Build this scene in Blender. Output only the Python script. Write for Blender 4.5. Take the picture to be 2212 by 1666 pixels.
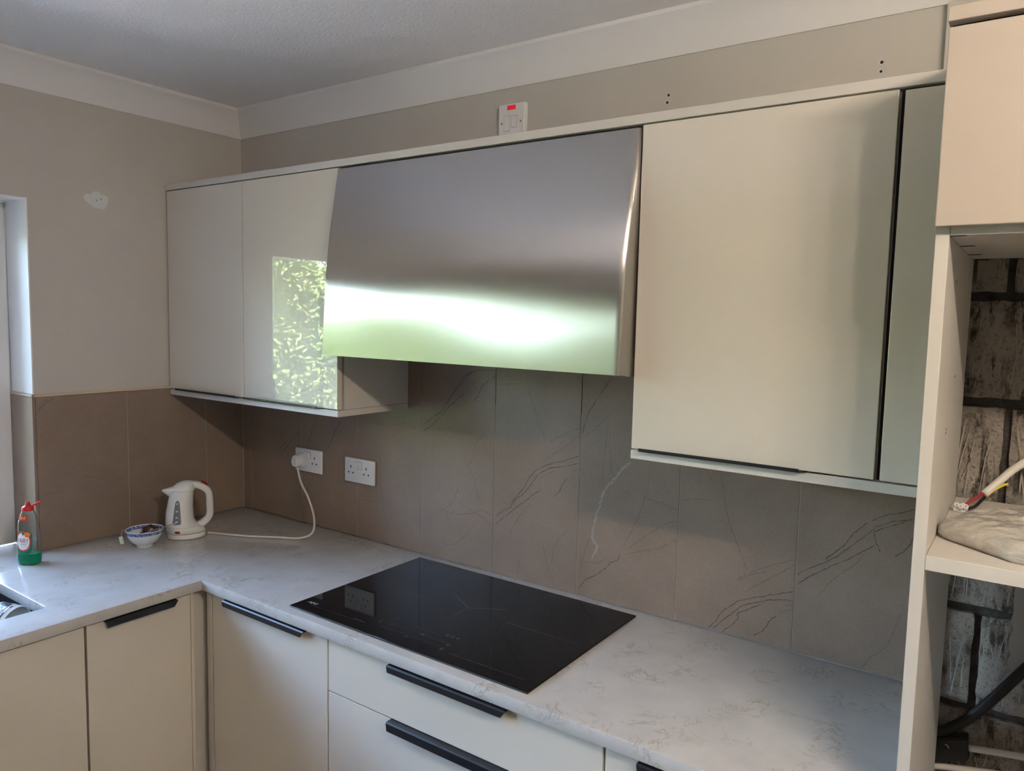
import bpy, bmesh, math, random
from mathutils import Vector, Matrix, noise as mnoise

S = bpy.context.scene
for o in list(bpy.data.objects):
    bpy.data.objects.remove(o)
COL = S.collection
W = 0.91                      # height of the worktop surface; heights below are written W + h

# ------------------------------------------------------------------ camera
CAM = bpy.data.cameras.new('camera')
cam = bpy.data.objects.new('camera', CAM)
COL.objects.link(cam)
CAM.sensor_width = 36.0
CAM.lens = 1618.517 * 36.0 / 2212.0
CAM.clip_start = 0.02
Rv = Vector((0.81729346, 0.57578915, 0.02232156))
Uv = Vector((-0.07077226, 0.06186115, 0.99557244))
Fv = Vector((-0.57185898, 0.81525459, -0.09130861))
M = Matrix.Identity(4)
for i in range(3):
    M[i][0] = Rv[i]; M[i][1] = Uv[i]; M[i][2] = -Fv[i]
M[0][3], M[1][3], M[2][3] = 2.58910, -1.82284, W + 0.78670
cam.matrix_world = M
S.camera = cam

# ------------------------------------------------------------------ world, sun, exposure
world = bpy.data.worlds.new('sky')
S.world = world
world.use_nodes = True
wn = world.node_tree
wn.nodes.clear()
sky = wn.nodes.new('ShaderNodeTexSky')
sky.sky_type = 'NISHITA'
sky.sun_disc = False
sky.sun_elevation = math.radians(52)
sky.sun_rotation = math.radians(75)
sky.air_density = 1.0
sky.dust_density = 2.0
bgn = wn.nodes.new('ShaderNodeBackground')
bgn.inputs['Strength'].default_value = 0.95
won = wn.nodes.new('ShaderNodeOutputWorld')
wn.links.new(sky.outputs[0], bgn.inputs['Color'])
wn.links.new(bgn.outputs[0], won.inputs['Surface'])

sun_data = bpy.data.lights.new('sun', 'SUN')
sun_data.energy = 4.0
sun_data.angle = math.radians(0.6)
sun_data.color = (1.0, 0.95, 0.86)
sun = bpy.data.objects.new('sun', sun_data)
COL.objects.link(sun)
sun.location = (8, 2, 9)
sun.rotation_euler = Vector((-0.62, -0.16, -0.79)).to_track_quat('-Z', 'Y').to_euler()

S.view_settings.view_transform = 'Standard'
S.view_settings.look = 'None'
S.view_settings.gamma = 1.0
S.view_settings.use_curve_mapping = False
S.view_settings.exposure = 3.2

# ------------------------------------------------------------------ materials
def nn(nt, t, **kw):
    n = nt.nodes.new(t)
    for k, v in kw.items():
        setattr(n, k, v)
    return n

def mat(name, col, rough=0.5, metal=0.0, coat=0.0, coat_rough=0.03, spec=0.5, trans=0.0, emit=None, estr=0.0, ior=1.45, sss=0.0):
    m = bpy.data.materials.new(name)
    m.use_nodes = True
    b = m.node_tree.nodes['Principled BSDF']
    b.inputs['Base Color'].default_value = (*col, 1)
    b.inputs['Roughness'].default_value = rough
    b.inputs['Metallic'].default_value = metal
    b.inputs['Coat Weight'].default_value = coat
    b.inputs['Coat Roughness'].default_value = coat_rough
    b.inputs['Specular IOR Level'].default_value = spec
    b.inputs['Transmission Weight'].default_value = trans
    b.inputs['IOR'].default_value = ior
    if sss:
        b.inputs['Subsurface Weight'].default_value = sss
        b.inputs['Subsurface Radius'].default_value = (.01, .008, .006)
    if emit:
        b.inputs['Emission Color'].default_value = (*emit, 1)
        b.inputs['Emission Strength'].default_value = estr
    return m

def bsdf(m): return m.node_tree.nodes['Principled BSDF']

def objcoord(nt, scale=(1, 1, 1), world_space=False):
    if world_space:
        g = nn(nt, 'ShaderNodeNewGeometry'); out = g.outputs['Position']
    else:
        t = nn(nt, 'ShaderNodeTexCoord'); out = t.outputs['Object']
    mp = nn(nt, 'ShaderNodeMapping')
    mp.inputs['Scale'].default_value = scale
    nt.links.new(out, mp.inputs['Vector'])
    return mp.outputs[0]

def noise_tex(nt, vec, scale, detail=4, rough=0.55, dist=0.0):
    n = nn(nt, 'ShaderNodeTexNoise')
    n.inputs['Scale'].default_value = scale
    n.inputs['Detail'].default_value = detail
    n.inputs['Roughness'].default_value = rough
    n.inputs['Distortion'].default_value = dist
    nt.links.new(vec, n.inputs['Vector'])
    return n.outputs['Fac']

def ramp(nt, fac, stops):
    r = nn(nt, 'ShaderNodeValToRGB')
    e = r.color_ramp.elements
    while len(e) < len(stops):
        e.new(0.5)
    for el, (p, c) in zip(e, stops):
        el.position = p
        el.color = (*c, 1) if len(c) == 3 else c
    nt.links.new(fac, r.inputs['Fac'])
    return r.outputs['Color']

def bump(m, height, strength=0.2, dist=0.002):
    nt = m.node_tree
    b = nn(nt, 'ShaderNodeBump')
    b.inputs['Strength'].default_value = strength
    b.inputs['Distance'].default_value = dist
    nt.links.new(height, b.inputs['Height'])
    nt.links.new(b.outputs[0], bsdf(m).inputs['Normal'])

def mixc(nt, fac, a, b, mode='MIX'):
    n = nn(nt, 'ShaderNodeMix', data_type='RGBA', blend_type=mode)
    for sock, v in ((n.inputs[0], fac), (n.inputs[6], a), (n.inputs[7], b)):
        if hasattr(v, 'links') or isinstance(v, bpy.types.NodeSocket):
            nt.links.new(v, sock)
        elif isinstance(v, (int, float)):
            sock.default_value = v
        else:
            sock.default_value = (*v, 1)
    return n.outputs[2]

MT = {}
# painted greige walls
m = mat('wall_paint', (.40, .37, .325), .62); nt = m.node_tree
v = objcoord(nt, world_space=True)
nt.links.new(ramp(nt, noise_tex(nt, v, 3.0, 5), [(.3, (.49, .462, .425)), (.7, (.525, .495, .455))]), bsdf(m).inputs['Base Color'])
bump(m, noise_tex(nt, v, 220, 3), .08, .001)
MT['wall'] = m
m = mat('white_paint', (.76, .75, .73), .55); MT['white_paint'] = m
m = mat('cornice_paint', (.73, .715, .705), .6); MT['cornice'] = m
m = mat('ceiling_paint', (.92, .885, .86), .8); nt = m.node_tree
v = objcoord(nt, world_space=True)
bump(m, noise_tex(nt, v, 130, 4, .6), .9, .004)
MT['ceiling'] = m
# taupe porcelain tile
m = mat('tile', (.2, .17, .145), .33, spec=.5); nt = m.node_tree
v = objcoord(nt, world_space=True)
c1 = ramp(nt, noise_tex(nt, v, 5.0, 8, .62), [(.28, (.215, .155, .115)), (.72, (.285, .210, .158))])
c2 = ramp(nt, noise_tex(nt, v, 160, 3, .7), [(.35, (.94, .94, .94)), (.65, (1.04, 1.04, 1.04))])
col = mixc(nt, 1.0, c1, c2, 'MULTIPLY')
nt.links.new(col, bsdf(m).inputs['Base Color'])
bump(m, noise_tex(nt, v, 90, 5), .12, .0008)
MT['tile'] = m
MT['vein'] = mat('tile_vein', (.055, .045, .036), .6)
MT['vein_fine'] = mat('tile_vein_fine', (.12, .10, .083), .6)
MT['vein_pale'] = mat('tile_vein_pale', (.33, .28, .24), .55)
MT['grout'] = mat('grout', (.42, .40, .37), .85)
MT['trim'] = mat('tile_trim', (.55, .44, .32), .5)
# quartz worktop
m = mat('quartz', (.74, .725, .70), .16, spec=.5); nt = m.node_tree
v = objcoord(nt, (1.0, 1.0, 1.0), world_space=True)
n1 = noise_tex(nt, v, 13, 9, .68, 1.2)
ab = nn(nt, 'ShaderNodeMath', operation='SUBTRACT'); nt.links.new(n1, ab.inputs[0]); ab.inputs[1].default_value = .5
ab2 = nn(nt, 'ShaderNodeMath', operation='ABSOLUTE'); nt.links.new(ab.outputs[0], ab2.inputs[0])
line = ramp(nt, ab2.outputs[0], [(.0, (1, 1, 1)), (.020, (0, 0, 0))])
mask = ramp(nt, noise_tex(nt, v, 9.0, 3, .5), [(.50, (0, 0, 0)), (.62, (1, 1, 1))])
f = mixc(nt, 1.0, line, mask, 'MULTIPLY')
base = ramp(nt, noise_tex(nt, v, 14, 5), [(.3, (.47, .455, .435)), (.7, (.525, .51, .49))])
col = mixc(nt, f, base, (.34, .29, .23))
nt.links.new(col, bsdf(m).inputs['Base Color'])
MT['quartz'] = m
# gloss cabinet fronts and white board
MT['door'] = mat('gloss_cream_door', (.64, .59, .51), .35, coat=1.0, coat_rough=.0, spec=0.0)
bsdf(MT['door']).inputs['Coat IOR'].default_value = 1.75
MT['board'] = mat('white_board', (.59, .56, .515), .38)
MT['carcass'] = mat('carcass_board', (.58, .55, .50), .45)
MT['tall_door'] = mat('satin_cream_door', (.47, .41, .35), .4)
MT['black'] = mat('black_handle', (.012, .013, .016), .38)
MT['dark'] = mat('dark_void', (.02, .018, .016), .8)
# brushed steel
m = mat('brushed_steel', (.52, .505, .49), .2, metal=1.0); nt = m.node_tree
b = bsdf(m)
b.inputs['Anisotropic'].default_value = 1.0
b.inputs['Anisotropic Rotation'].default_value = 0.0
b.inputs['Roughness'].default_value = .30
tg = nn(nt, 'ShaderNodeTangent', direction_type='UV_MAP', uv_map='UVMap')
nt.links.new(tg.outputs[0], b.inputs['Tangent'])
v = objcoord(nt, (900, 900, 12))
nf = noise_tex(nt, v, 1.0, 2)
rr = nn(nt, 'ShaderNodeMapRange'); rr.inputs[3].default_value = .22; rr.inputs[4].default_value = .28
nt.links.new(nf, rr.inputs[0]); nt.links.new(rr.outputs[0], b.inputs['Roughness'])
MT['steel'] = m
MT['chrome'] = mat('polished_steel', (.62, .61, .6), .18, metal=1.0)
MT['hood_body'] = mat('hood_body', (.05, .05, .05), .5)
# hob
MT['hob'] = mat('hob_glass', (.005, .005, .006), .03, spec=.3)
MT['hob_edge'] = mat('hob_edge', (.05, .06, .06), .15)
MT['print'] = mat('hob_print', (.16, .16, .17), .5)
MT['print_light'] = mat('hob_print_light', (.42, .42, .43), .5)
# plastics
MT['socket'] = mat('white_plastic', (.72, .72, .72), .22)
MT['hole'] = mat('socket_hole', (.01, .01, .01), .6)
MT['neon'] = mat('neon_red', (.35, .008, .012), .2, emit=(1, .02, .03), estr=.045)
MT['screw'] = mat('screw', (.35, .34, .32), .35, metal=1.0)
MT['kettle'] = mat('kettle_white', (.74, .735, .71), .22)
MT['kettle_grey'] = mat('kettle_seam', (.40, .40, .40), .4)
MT['gauge'] = mat('gauge_grey', (.16, .18, .21), .18)
MT['gauge_mark'] = mat('gauge_mark', (.75, .75, .75), .4)
MT['red'] = mat('red_plastic', (.26, .012, .02), .2)
MT['cord'] = mat('white_cord', (.70, .66, .60), .4)
MT['cap_red'] = mat('cap_red', (.62, .02, .025), .28)
# soap bottle
m = mat('clear_bottle', (.92, .97, .97), .02, trans=1.0, ior=1.10); MT['bottle'] = m
MT['soap'] = mat('green_liquid', (.0, .30, .14), .03, trans=.55, ior=1.25)
bsdf(MT['soap']).inputs['Base Color'].default_value = (.005, .42, .20, 1)
MT['label_green'] = mat('label_green', (.0, .17, .11), .4)
MT['label_red'] = mat('label_red', (.62, .05, .03), .4)
MT['label_white'] = mat('label_white', (.8, .82, .84), .4)
MT['label_orange'] = mat('label_orange', (.8, .2, .03), .4)
MT['label_yellow'] = mat('label_yellow', (.85, .60, .12), .4)
MT['label_text'] = mat('label_text', (.45, .03, .06), .4)
# porcelain
MT['porcelain'] = mat('porcelain', (.70, .76, .80), .12)
MT['tea_brown'] = mat('tea_brown', (.05, .018, .014), .3)
MT['tea_tag'] = mat('tea_tag', (.55, .66, .55), .6)
m = mat('blue_band', (.10, .14, .35), .15); nt = m.node_tree
v = objcoord(nt)
vr = nn(nt, 'ShaderNodeTexVoronoi'); vr.inputs['Scale'].default_value = 190; nt.links.new(v, vr.inputs['Vector'])
nt.links.new(ramp(nt, vr.outputs['Distance'], [(.45, (.06, .10, .34)), (.80, (.42, .50, .70))]), bsdf(m).inputs['Base Color'])
MT['blue_band'] = m
m = mat('mug_print', (.1, .12, .16), .2); nt = m.node_tree
v = objcoord(nt, (1, 1, 1))
nt.links.new(ramp(nt, noise_tex(nt, v, 34, 3, .5), [(.46, (.035, .045, .065)), (.52, (.60, .66, .75))]), bsdf(m).inputs['Base Color'])
MT['mug_print'] = m
MT['sink'] = mat('sink_black', (.012, .012, .014), .45)
MT['sink_steel'] = mat('sink_steel', (.55, .56, .58), .3, metal=1.0)
# plastic wrapped parcel
m = mat('plastic_wrap', (.66, .62, .54), .22, coat=1.0, coat_rough=.08); nt = m.node_tree
v = objcoord(nt, (1.0, 2.2, 2.2))
nt.links.new(ramp(nt, noise_tex(nt, v, 16, 5, .6, .4), [(.32, (.46, .44, .40)), (.6, (.72, .68, .60))]), bsdf(m).inputs['Base Color'])
v2 = objcoord(nt, (30, 75, 75))
bump(m, noise_tex(nt, v2, 1.0, 6, .7, 1.2), 1.0, .008)
MT['wrap'] = m
MT['wire_red'] = mat('wire_red', (.42, .04, .05), .4)
MT['wire_black'] = mat('wire_black', (.012, .011, .01), .45)
MT['wire_yellow'] = mat('wire_yellow', (.70, .55, .03), .4)
MT['black_cable'] = mat('black_cable', (.022, .021, .021), .55)
MT['rust_mark'] = mat('orange_scrape', (.50, .30, .13), .6)
# exposed concrete blocks
m = mat('block', (.3, .27, .23), .9); nt = m.node_tree
v = objcoord(nt, world_space=True)
c1 = ramp(nt, noise_tex(nt, v, 9, 7, .65), [(.34, (.27, .23, .195)), (.50, (.41, .36, .31)), (.75, (.48, .42, .36))])
sc = objcoord(nt, (1, 1, .16), world_space=True)
st = ramp(nt, noise_tex(nt, sc, 62, 6, .72), [(.44, (.20, .18, .16)), (.53, (1, 1, 1))])
msk = ramp(nt, noise_tex(nt, v, 13, 4, .6), [(.44, (0, 0, 0)), (.60, (1, 1, 1))])
c2 = mixc(nt, msk, c1, mixc(nt, 1.0, c1, st, 'MULTIPLY'))
pit = ramp(nt, noise_tex(nt, v, 150, 4, .7), [(.36, (.35, .35, .35)), (.46, (1, 1, 1))])
c3 = mixc(nt, .8, c2, mixc(nt, 1.0, c2, pit, 'MULTIPLY'))
nt.links.new(c3, bsdf(m).inputs['Base Color'])
bump(m, noise_tex(nt, v, 120, 6, .7), .9, .006)
MT['block'] = m
m = mat('mortar', (.075, .068, .06), .95); nt = m.node_tree
v = objcoord(nt, world_space=True)
nt.links.new(ramp(nt, noise_tex(nt, v, 40, 5, .7), [(.3, (.045, .042, .038)), (.7, (.115, .105, .093))]), bsdf(m).inputs['Base Color'])
bump(m, noise_tex(nt, v, 90, 5), 1.0, .008)
MT['mortar'] = m
MT['scratch'] = mat('plaster_ridge', (.44, .39, .335), .85)
MT['plaster'] = mat('bare_plaster', (.36, .315, .265), .8)
MT['filler'] = mat('white_filler', (.60, .62, .62), .75)
# outside
MT['leaf'] = mat('hedge_leaf', (.20, .27, .075), .5)
MT['leaf_shade'] = mat('hedge_inner_shade', (.035, .06, .018), .8)  # core coloured darker to put shade inside the hedge
MT['fence'] = mat('fence_stain', (.06, .055, .055), .8)
MT['paving'] = mat('patio_paving', (.50, .48, .45), .9)
MT['floor'] = mat('floor_vinyl', (.10, .085, .072), .5)
MT['bulb'] = mat('bulb_glass', (1, .9, .75), .3, emit=(1.0, .85, .69), estr=56)
# window glass: mirror by angle, otherwise clear
m = bpy.data.materials.new('window_glass'); m.use_nodes = True; nt = m.node_tree; nt.nodes.clear()
o_ = nn(nt, 'ShaderNodeOutputMaterial'); mx = nn(nt, 'ShaderNodeMixShader'); fr = nn(nt, 'ShaderNodeFresnel')
fr.inputs['IOR'].default_value = 1.3
tr = nn(nt, 'ShaderNodeBsdfTransparent'); gl = nn(nt, 'ShaderNodeBsdfGlossy'); gl.inputs['Roughness'].default_value = .01
nt.links.new(fr.outputs[0], mx.inputs[0]); nt.links.new(tr.outputs[0], mx.inputs[1]); nt.links.new(gl.outputs[0], mx.inputs[2])
nt.links.new(mx.outputs[0], o_.inputs['Surface'])
MT['glass'] = m

# ------------------------------------------------------------------ mesh helpers
ORG = {}
def new_bm(): return bmesh.new()

def box(bm, x0, x1, y0, y1, z0, z1, bev=0.0, seg=2):
    vs = [bm.verts.new((x, y, z)) for z in (z0, z1) for y in (y0, y1) for x in (x0, x1)]
    F = [(0, 2, 3, 1), (4, 5, 7, 6), (0, 1, 5, 4), (2, 6, 7, 3), (0, 4, 6, 2), (1, 3, 7, 5)]
    fs = [bm.faces.new([vs[i] for i in f]) for f in F]
    if bev:
        es = list({e for f in fs for e in f.edges})
        bmesh.ops.bevel(bm, geom=es, offset=bev, segments=seg, affect='EDGES', profile=.5)
    return vs

def bx(*a, **k):
    bm = new_bm(); box(bm, *a, **k); return bm

def prism(bm, pts, h, axis='z', base=0.0):
    """extrude a closed 2D outline; axis is the extrusion direction"""
    def p3(a, b, c):
        return {'z': (a, b, c), 'y': (a, c, b), 'x': (c, a, b)}[axis]
    lo = [bm.verts.new(p3(a, b, base)) for a, b in pts]
    hi = [bm.verts.new(p3(a, b, base + h)) for a, b in pts]
    n = len(pts)
    bm.faces.new(lo[::-1]); bm.faces.new(hi)
    for i in range(n):
        bm.faces.new((lo[i], lo[(i + 1) % n], hi[(i + 1) % n], hi[i]))
    bmesh.ops.recalc_face_normals(bm, faces=bm.faces)

def tube(bm, pts, r, seg=10, cap=True):
    pts = [Vector(p) for p in pts]
    rs = r if isinstance(r, (list, tuple)) else [r] * len(pts)
    rings = []
    up = None
    for i, p in enumerate(pts):
        t = (pts[min(i + 1, len(pts) - 1)] - pts[max(i - 1, 0)]).normalized()
        if up is None:
            up = t.orthogonal().normalized()
        up = (up - t * up.dot(t)).normalized()
        b = t.cross(up)
        rings.append([bm.verts.new(p + (up * math.cos(2 * math.pi * k / seg) + b * math.sin(2 * math.pi * k / seg)) * rs[i]) for k in range(seg)])
    for a, b in zip(rings, rings[1:]):
        for k in range(seg):
            bm.faces.new((a[k], a[(k + 1) % seg], b[(k + 1) % seg], b[k]))
    if cap:
        bm.faces.new(rings[0][::-1]); bm.faces.new(rings[-1])

def smooth_path(pts, n=8):
    P = [Vector(p) for p in pts]
    P = [P[0] * 2 - P[1]] + P + [P[-1] * 2 - P[-2]]
    out = []
    for i in range(1, len(P) - 2):
        for k in range(n):
            t = k / n
            a, b, c, d = P[i - 1], P[i], P[i + 1], P[i + 2]
            out.append(.5 * ((2 * b) + (c - a) * t + (2 * a - 5 * b + 4 * c - d) * t * t + (3 * b - a - 3 * c + d) * t ** 3))
    out.append(P[-2])
    return out

def loft(bm, rings, cap=True):
    R = [[bm.verts.new(p) for p in r] for r in rings]
    n = len(R[0])
    for a, b in zip(R, R[1:]):
        for k in range(n):
            bm.faces.new((a[k], a[(k + 1) % n], b[(k + 1) % n], b[k]))
    if cap:
        bm.faces.new(R[0][::-1]); bm.faces.new(R[-1])
    bmesh.ops.recalc_face_normals(bm, faces=bm.faces)

def lathe(bm, prof, c=(0, 0, 0), seg=40):
    rings = []
    for r, z in prof:
        rings.append([(c[0] + max(r, 1e-5) * math.cos(2 * math.pi * k / seg), c[1] + max(r, 1e-5) * math.sin(2 * math.pi * k / seg), c[2] + z) for k in range(seg)])
    loft(bm, rings, cap=True)

def disc(bm, c, n, r, h, seg=20):
    n = Vector(n).normalized()
    tube(bm, [Vector(c), Vector(c) + n * h], r, seg)

def thing(name, label, cat, loc, group=None):
    o = bpy.data.objects.new(name, None)
    o.empty_display_size = .05
    o.location = loc
    COL.objects.link(o)
    o['label'] = label; o['category'] = cat
    if group: o['group'] = group
    ORG[o.name] = Vector(loc)
    return o

def obj(name, bm, material, parent=None, smooth=False, label=None, autosmooth=None):
    me = bpy.data.meshes.new(name)
    if parent is not None:
        org = ORG[parent.name]
    else:
        xs = [v.co for v in bm.verts]
        org = Vector(((min(c.x for c in xs) + max(c.x for c in xs)) / 2, (min(c.y for c in xs) + max(c.y for c in xs)) / 2, min(c.z for c in xs)))
    for v_ in bm.verts: v_.co -= org
    bm.normal_update()
    bm.to_mesh(me); bm.free()
    mats = material if isinstance(material, (list, tuple)) else [material]
    for k in mats: me.materials.append(MT[k])
    if smooth or autosmooth:
        me.polygons.foreach_set('use_smooth', [True] * len(me.polygons))
        if autosmooth:
            me.set_sharp_from_angle(angle=math.radians(autosmooth))
    o = bpy.data.objects.new(name, me)
    COL.objects.link(o)
    if parent is not None:
        o.parent = parent
        ORG[o.name] = org
    else:
        o.location = org
        ORG[o.name] = org
    if label: o['label'] = label
    return o

def tag(o, label, cat, group=None):
    o['label'] = label; o['category'] = cat
    if group: o['group'] = group
    return o

def struct(name, bm, material, **k):
    o = obj(name, bm, material, **k); o['kind'] = 'structure'; return o

def text_bm(s, size, shear=0.0):
    cu = bpy.data.curves.new('txt', 'FONT'); cu.body = s; cu.size = size; cu.align_x = 'CENTER'; cu.align_y = 'CENTER'; cu.shear = shear
    cu.resolution_u = 3
    to = bpy.data.objects.new('txt', cu); COL.objects.link(to)
    bpy.context.view_layer.update()
    me = bpy.data.meshes.new_from_object(to)
    bm = new_bm(); bm.from_mesh(me)
    bpy.data.objects.remove(to); bpy.data.meshes.remove(me); bpy.data.curves.remove(cu)
    return bm

def stroke(bm, pts, w, off, n, plane, jit=0.0, rnd=None, h=.0002):
    """thin printed line on a flat surface. plane: function (a,b,c)->xyz, c = height off the surface"""
    P = [Vector((a, b)) for a, b in pts]
    if n > 1:
        Q = [P[0]]
        for a, b in zip(P, P[1:]):
            for k in range(1, n + 1):
                q = a.lerp(b, k / n)
                if rnd and jit:
                    q = q + Vector((rnd.uniform(-jit, jit), rnd.uniform(-jit, jit)))
                Q.append(q)
        P = Q
    L, R_ = [], []
    for i, p in enumerate(P):
        d = P[min(i + 1, len(P) - 1)] - P[max(i - 1, 0)]
        if d.length < 1e-9: d = Vector((1, 0))
        d.normalize()
        nrm = Vector((-d.y, d.x))
        ww = w * (1 if not rnd else rnd.uniform(.45, 1.25))
        if i in (0, len(P) - 1): ww *= .4
        L.append(p + nrm * ww / 2); R_.append(p - nrm * ww / 2)
    top = [[bm.verts.new(plane(q.x, q.y, off + h)) for q in X] for X in (L, R_)]
    for i in range(len(P) - 1):
        bm.faces.new((top[0][i], top[1][i], top[1][i + 1], top[0][i + 1]))

# ================================================================== THE ROOM
XR, YR = 4.3, -4.3            # right and rear walls
ZC = W + 1.547                # ceiling
WY0, WY1, WZ1 = -2.90, -0.763, W + 1.120   # window opening in the left wall
PX = 2.4527                   # left face of the tall housing
NIB = 2.3873

struct('floor', bx(-.28, XR + .2, YR - .2, .2, -.12, 0), 'floor')
struct('ceiling', bx(-.28, XR + .2, YR - .2, .2, ZC, ZC + .25), 'ceiling')

# back wall: painted plaster, stripped to the blockwork inside the tall housing
bm = new_bm()
box(bm, -.28, PX + .002, 0, .2, 0, ZC)
box(bm, PX + .002, XR + .2, .001, .2, W + 1.12, ZC)
box(bm, 3.06, XR + .2, 0, .2, 0, W + 1.12)
box(bm, PX + .002, 3.06, .045, .2, 0, W + 1.12)
wall_back = struct('wall_back', bm, 'wall')
obj('boarded_step', bx(NIB, 3.3, -.018, -.0005, W + 1.2365, W + 1.4465), 'wall', wall_back)
bm = new_bm(); box(bm, PX + .003, 3.058, .0285, .0445, .30, W + 1.118)
obj('mortar_bed', bm, 'mortar', wall_back)

# blocks: courses about 0.22 m high
random.seed(5)
courses = [(-.475, -.262, 2.31), (-.250, -.040, 2.78), (-.022, .178, 2.523), (.197, .401, 2.78), (.420, .620, 2.547), (.641, .841, 2.78), (.860, 1.06, 2.533)]
def block(x0, x1, z0, z1, depth):
    nx = max(4, int((x1 - x0) / .016)); nz = max(6, int((z1 - z0) / .016))
    bm = new_bm(); g = {}
    for i in range(nx + 1):
        for k in range(nz + 1):
            u, t = i / nx, k / nz
            x = x0 + (x1 - x0) * u; z = z0 + (z1 - z0) * t
            ed = min(i, nx - i, k, nz - k)
            y = depth + .003 * mnoise.noise(Vector((x * 30, z * 30, 3))) + .002 * mnoise.noise(Vector((x * 90, z * 60, 7)))
            if ed == 0:
                y += .005
                x += .003 * mnoise.noise(Vector((x * 40, z * 70, 1))); z += .004 * mnoise.noise(Vector((x * 70, z * 40, 9)))
            g[i, k] = bm.verts.new((x, y, z))
    for i in range(nx):
        for k in range(nz):
            bm.faces.new((g[i, k], g[i + 1, k], g[i + 1, k + 1], g[i, k + 1]))
    be = [e for e in bm.edges if e.is_boundary]
    r = bmesh.ops.extrude_edge_only(bm, edges=be)
    for v_ in r['geom']:
        if isinstance(v_, bmesh.types.BMVert): v_.co.y = .0284
    bmesh.ops.recalc_face_normals(bm, faces=bm.faces)
    return bm
for z0, z1, xj in courses:
    x = PX + .003
    spans = [(PX + .003, xj - .007), (xj + .007, min(xj + .44, 3.058))] if xj > PX + .05 else [(PX + .003, xj + .44)]
    if spans[-1][1] < 3.04: spans.append((spans[-1][1] + .014, 3.058))
    for a, b in spans:
        if b - a > .01:
            blk = obj('block', block(a, b, W + z0, W + z1, .010 + random.uniform(-.002, .003)), 'block', wall_back, autosmooth=40)
            rnd = random.Random(int(a * 1000 + z0 * 7000))
            bms = new_bm()
            for k in range(int((b - a) / .016)):
                xa = a + .01 + rnd.random() * (b - a - .02); sl = rnd.uniform(-.035, .035); zz = rnd.uniform(.02, .10)
                xb = min(max(xa + sl, a + .004), b - .004)
                stroke(bms, [(xa, W + z1 - zz), ((xa + xb) / 2, W + (z0 + z1) / 2), (xb, W + z0 + rnd.uniform(.0, .06))], .0022, 0, 5, lambda p, q, c: (p, .0055, q), .0006, rnd)
            sc_ = obj('ridge', bms, 'scratch', blk)
            sc_['kind'] = 'stuff'
# plaster remains and smooth patch
bm = new_bm()
prism(bm, [(2.474, W + .923), (2.474, W + .880), (2.486, W + .892), (2.503, W + .889), (2.504, W + .90), (2.501, W + .905), (2.504, W + .912), (2.502, W + .923)], -.012, 'y', .006)
obj('plaster_remnant', bm, 'plaster', wall_back)
bm = new_bm(); rnd = random.Random(8)
L = [(2.583 + rnd.uniform(-.004, .004), W + .06 + i * .018) for i in range(19)]
prism(bm, [(2.76, W + .06)] + [(2.76, W + .384)] + L[::-1], -.005, 'y', .006)
obj('plaster_patch', bm, 'plaster', wall_back)

# left wall with the window opening
bm = new_bm()
box(bm, -.28, 0, YR, 0, 0, W - .031)
box(bm, -.28, 0, YR, 0, WZ1, ZC)
box(bm, -.28, 0, WY1, 0, W - .031, WZ1)
box(bm, -.28, 0, YR, WY0, W - .031, WZ1)
wall_left = struct('wall_left', bm, 'wall')
bm = new_bm()
box(bm, -.15, .0004, WY1 - .004, WY1 - .0002, W + .509, WZ1 - .004)
box(bm, -.15, .0004, WY0 + .0002, WY0 + .004, W + .001, WZ1 - .004)
box(bm, -.15, .0004, WY0, WY1, WZ1 - .004, WZ1 - .0002)
obj('window_reveal', bm, 'white_paint', wall_left)
struct('wall_right', bx(XR, XR + .2, YR, .2, 0, ZC), 'wall')
# rear wall with a plain white door
struct('wall_rear', bx(-.28, XR + .2, YR - .2, YR, 0, ZC), 'wall')
d1 = struct('door_1', bx(.20, .96, YR + .001, YR + .04, 0, 1.98, bev=.003), 'white_paint')
bm = new_bm(); tube(bm, [(.27, YR + .04, 1.0), (.27, YR + .085, 1.0), (.38, YR + .085, 1.0)], .009, 10)
obj('door_handle', bm, 'chrome', d1)

# cornices
prof = [(0, 0), (.004, 0), (.010, .018), (.022, .050), (.040, .076), (.050, .084), (.055, .090), (.055, .1000), (0, .1000)]
zc = W + 1.4468
def cornice(n, a, b, alongx):
    bm = new_bm()
    r = []
    for s_ in (a, b):
        ring = []
        for d, h in prof:
            q = s_
            if s_ == a: q = s_ + (d if alongx else -d)
            ring.append((q, -d, zc + h) if alongx else (d, q, zc + h))
        r.append(ring)
    loft(bm, r)
    return struct(n, bm, 'cornice', autosmooth=28)
cornice('trim_1', 0, XR, True)
cornice('trim_2', 0, YR, False)

# window frame, glass
w1 = struct('window_1', bx(-.20, -.15, WY1 - .090, WY1 - .005, W + .001, WZ1 - .005, bev=.006), 'socket')
for nm, a in (('frame', (-.20, -.15, WY0 + .005, WY0 + .09, W + .001, WZ1 - .005)), ('frame', (-.20, -.15, WY0 + .09, WY1 - .09, WZ1 - .095, WZ1 - .005)),
              ('frame', (-.20, -.15, WY0 + .09, WY1 - .09, W + .001, W + .09)), ('mullion', (-.195, -.155, -1.87, -1.80, W + .09, WZ1 - .095))):
    obj(nm, bx(*a, bev=.006), 'socket', w1)
obj('pane', bx(-.178, -.172, -1.80, WY1 - .09, W + .09, WZ1 - .095), 'glass', w1)
obj('pane', bx(-.178, -.172, WY0 + .09, -1.87, W + .09, WZ1 - .095), 'glass', w1)

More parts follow.
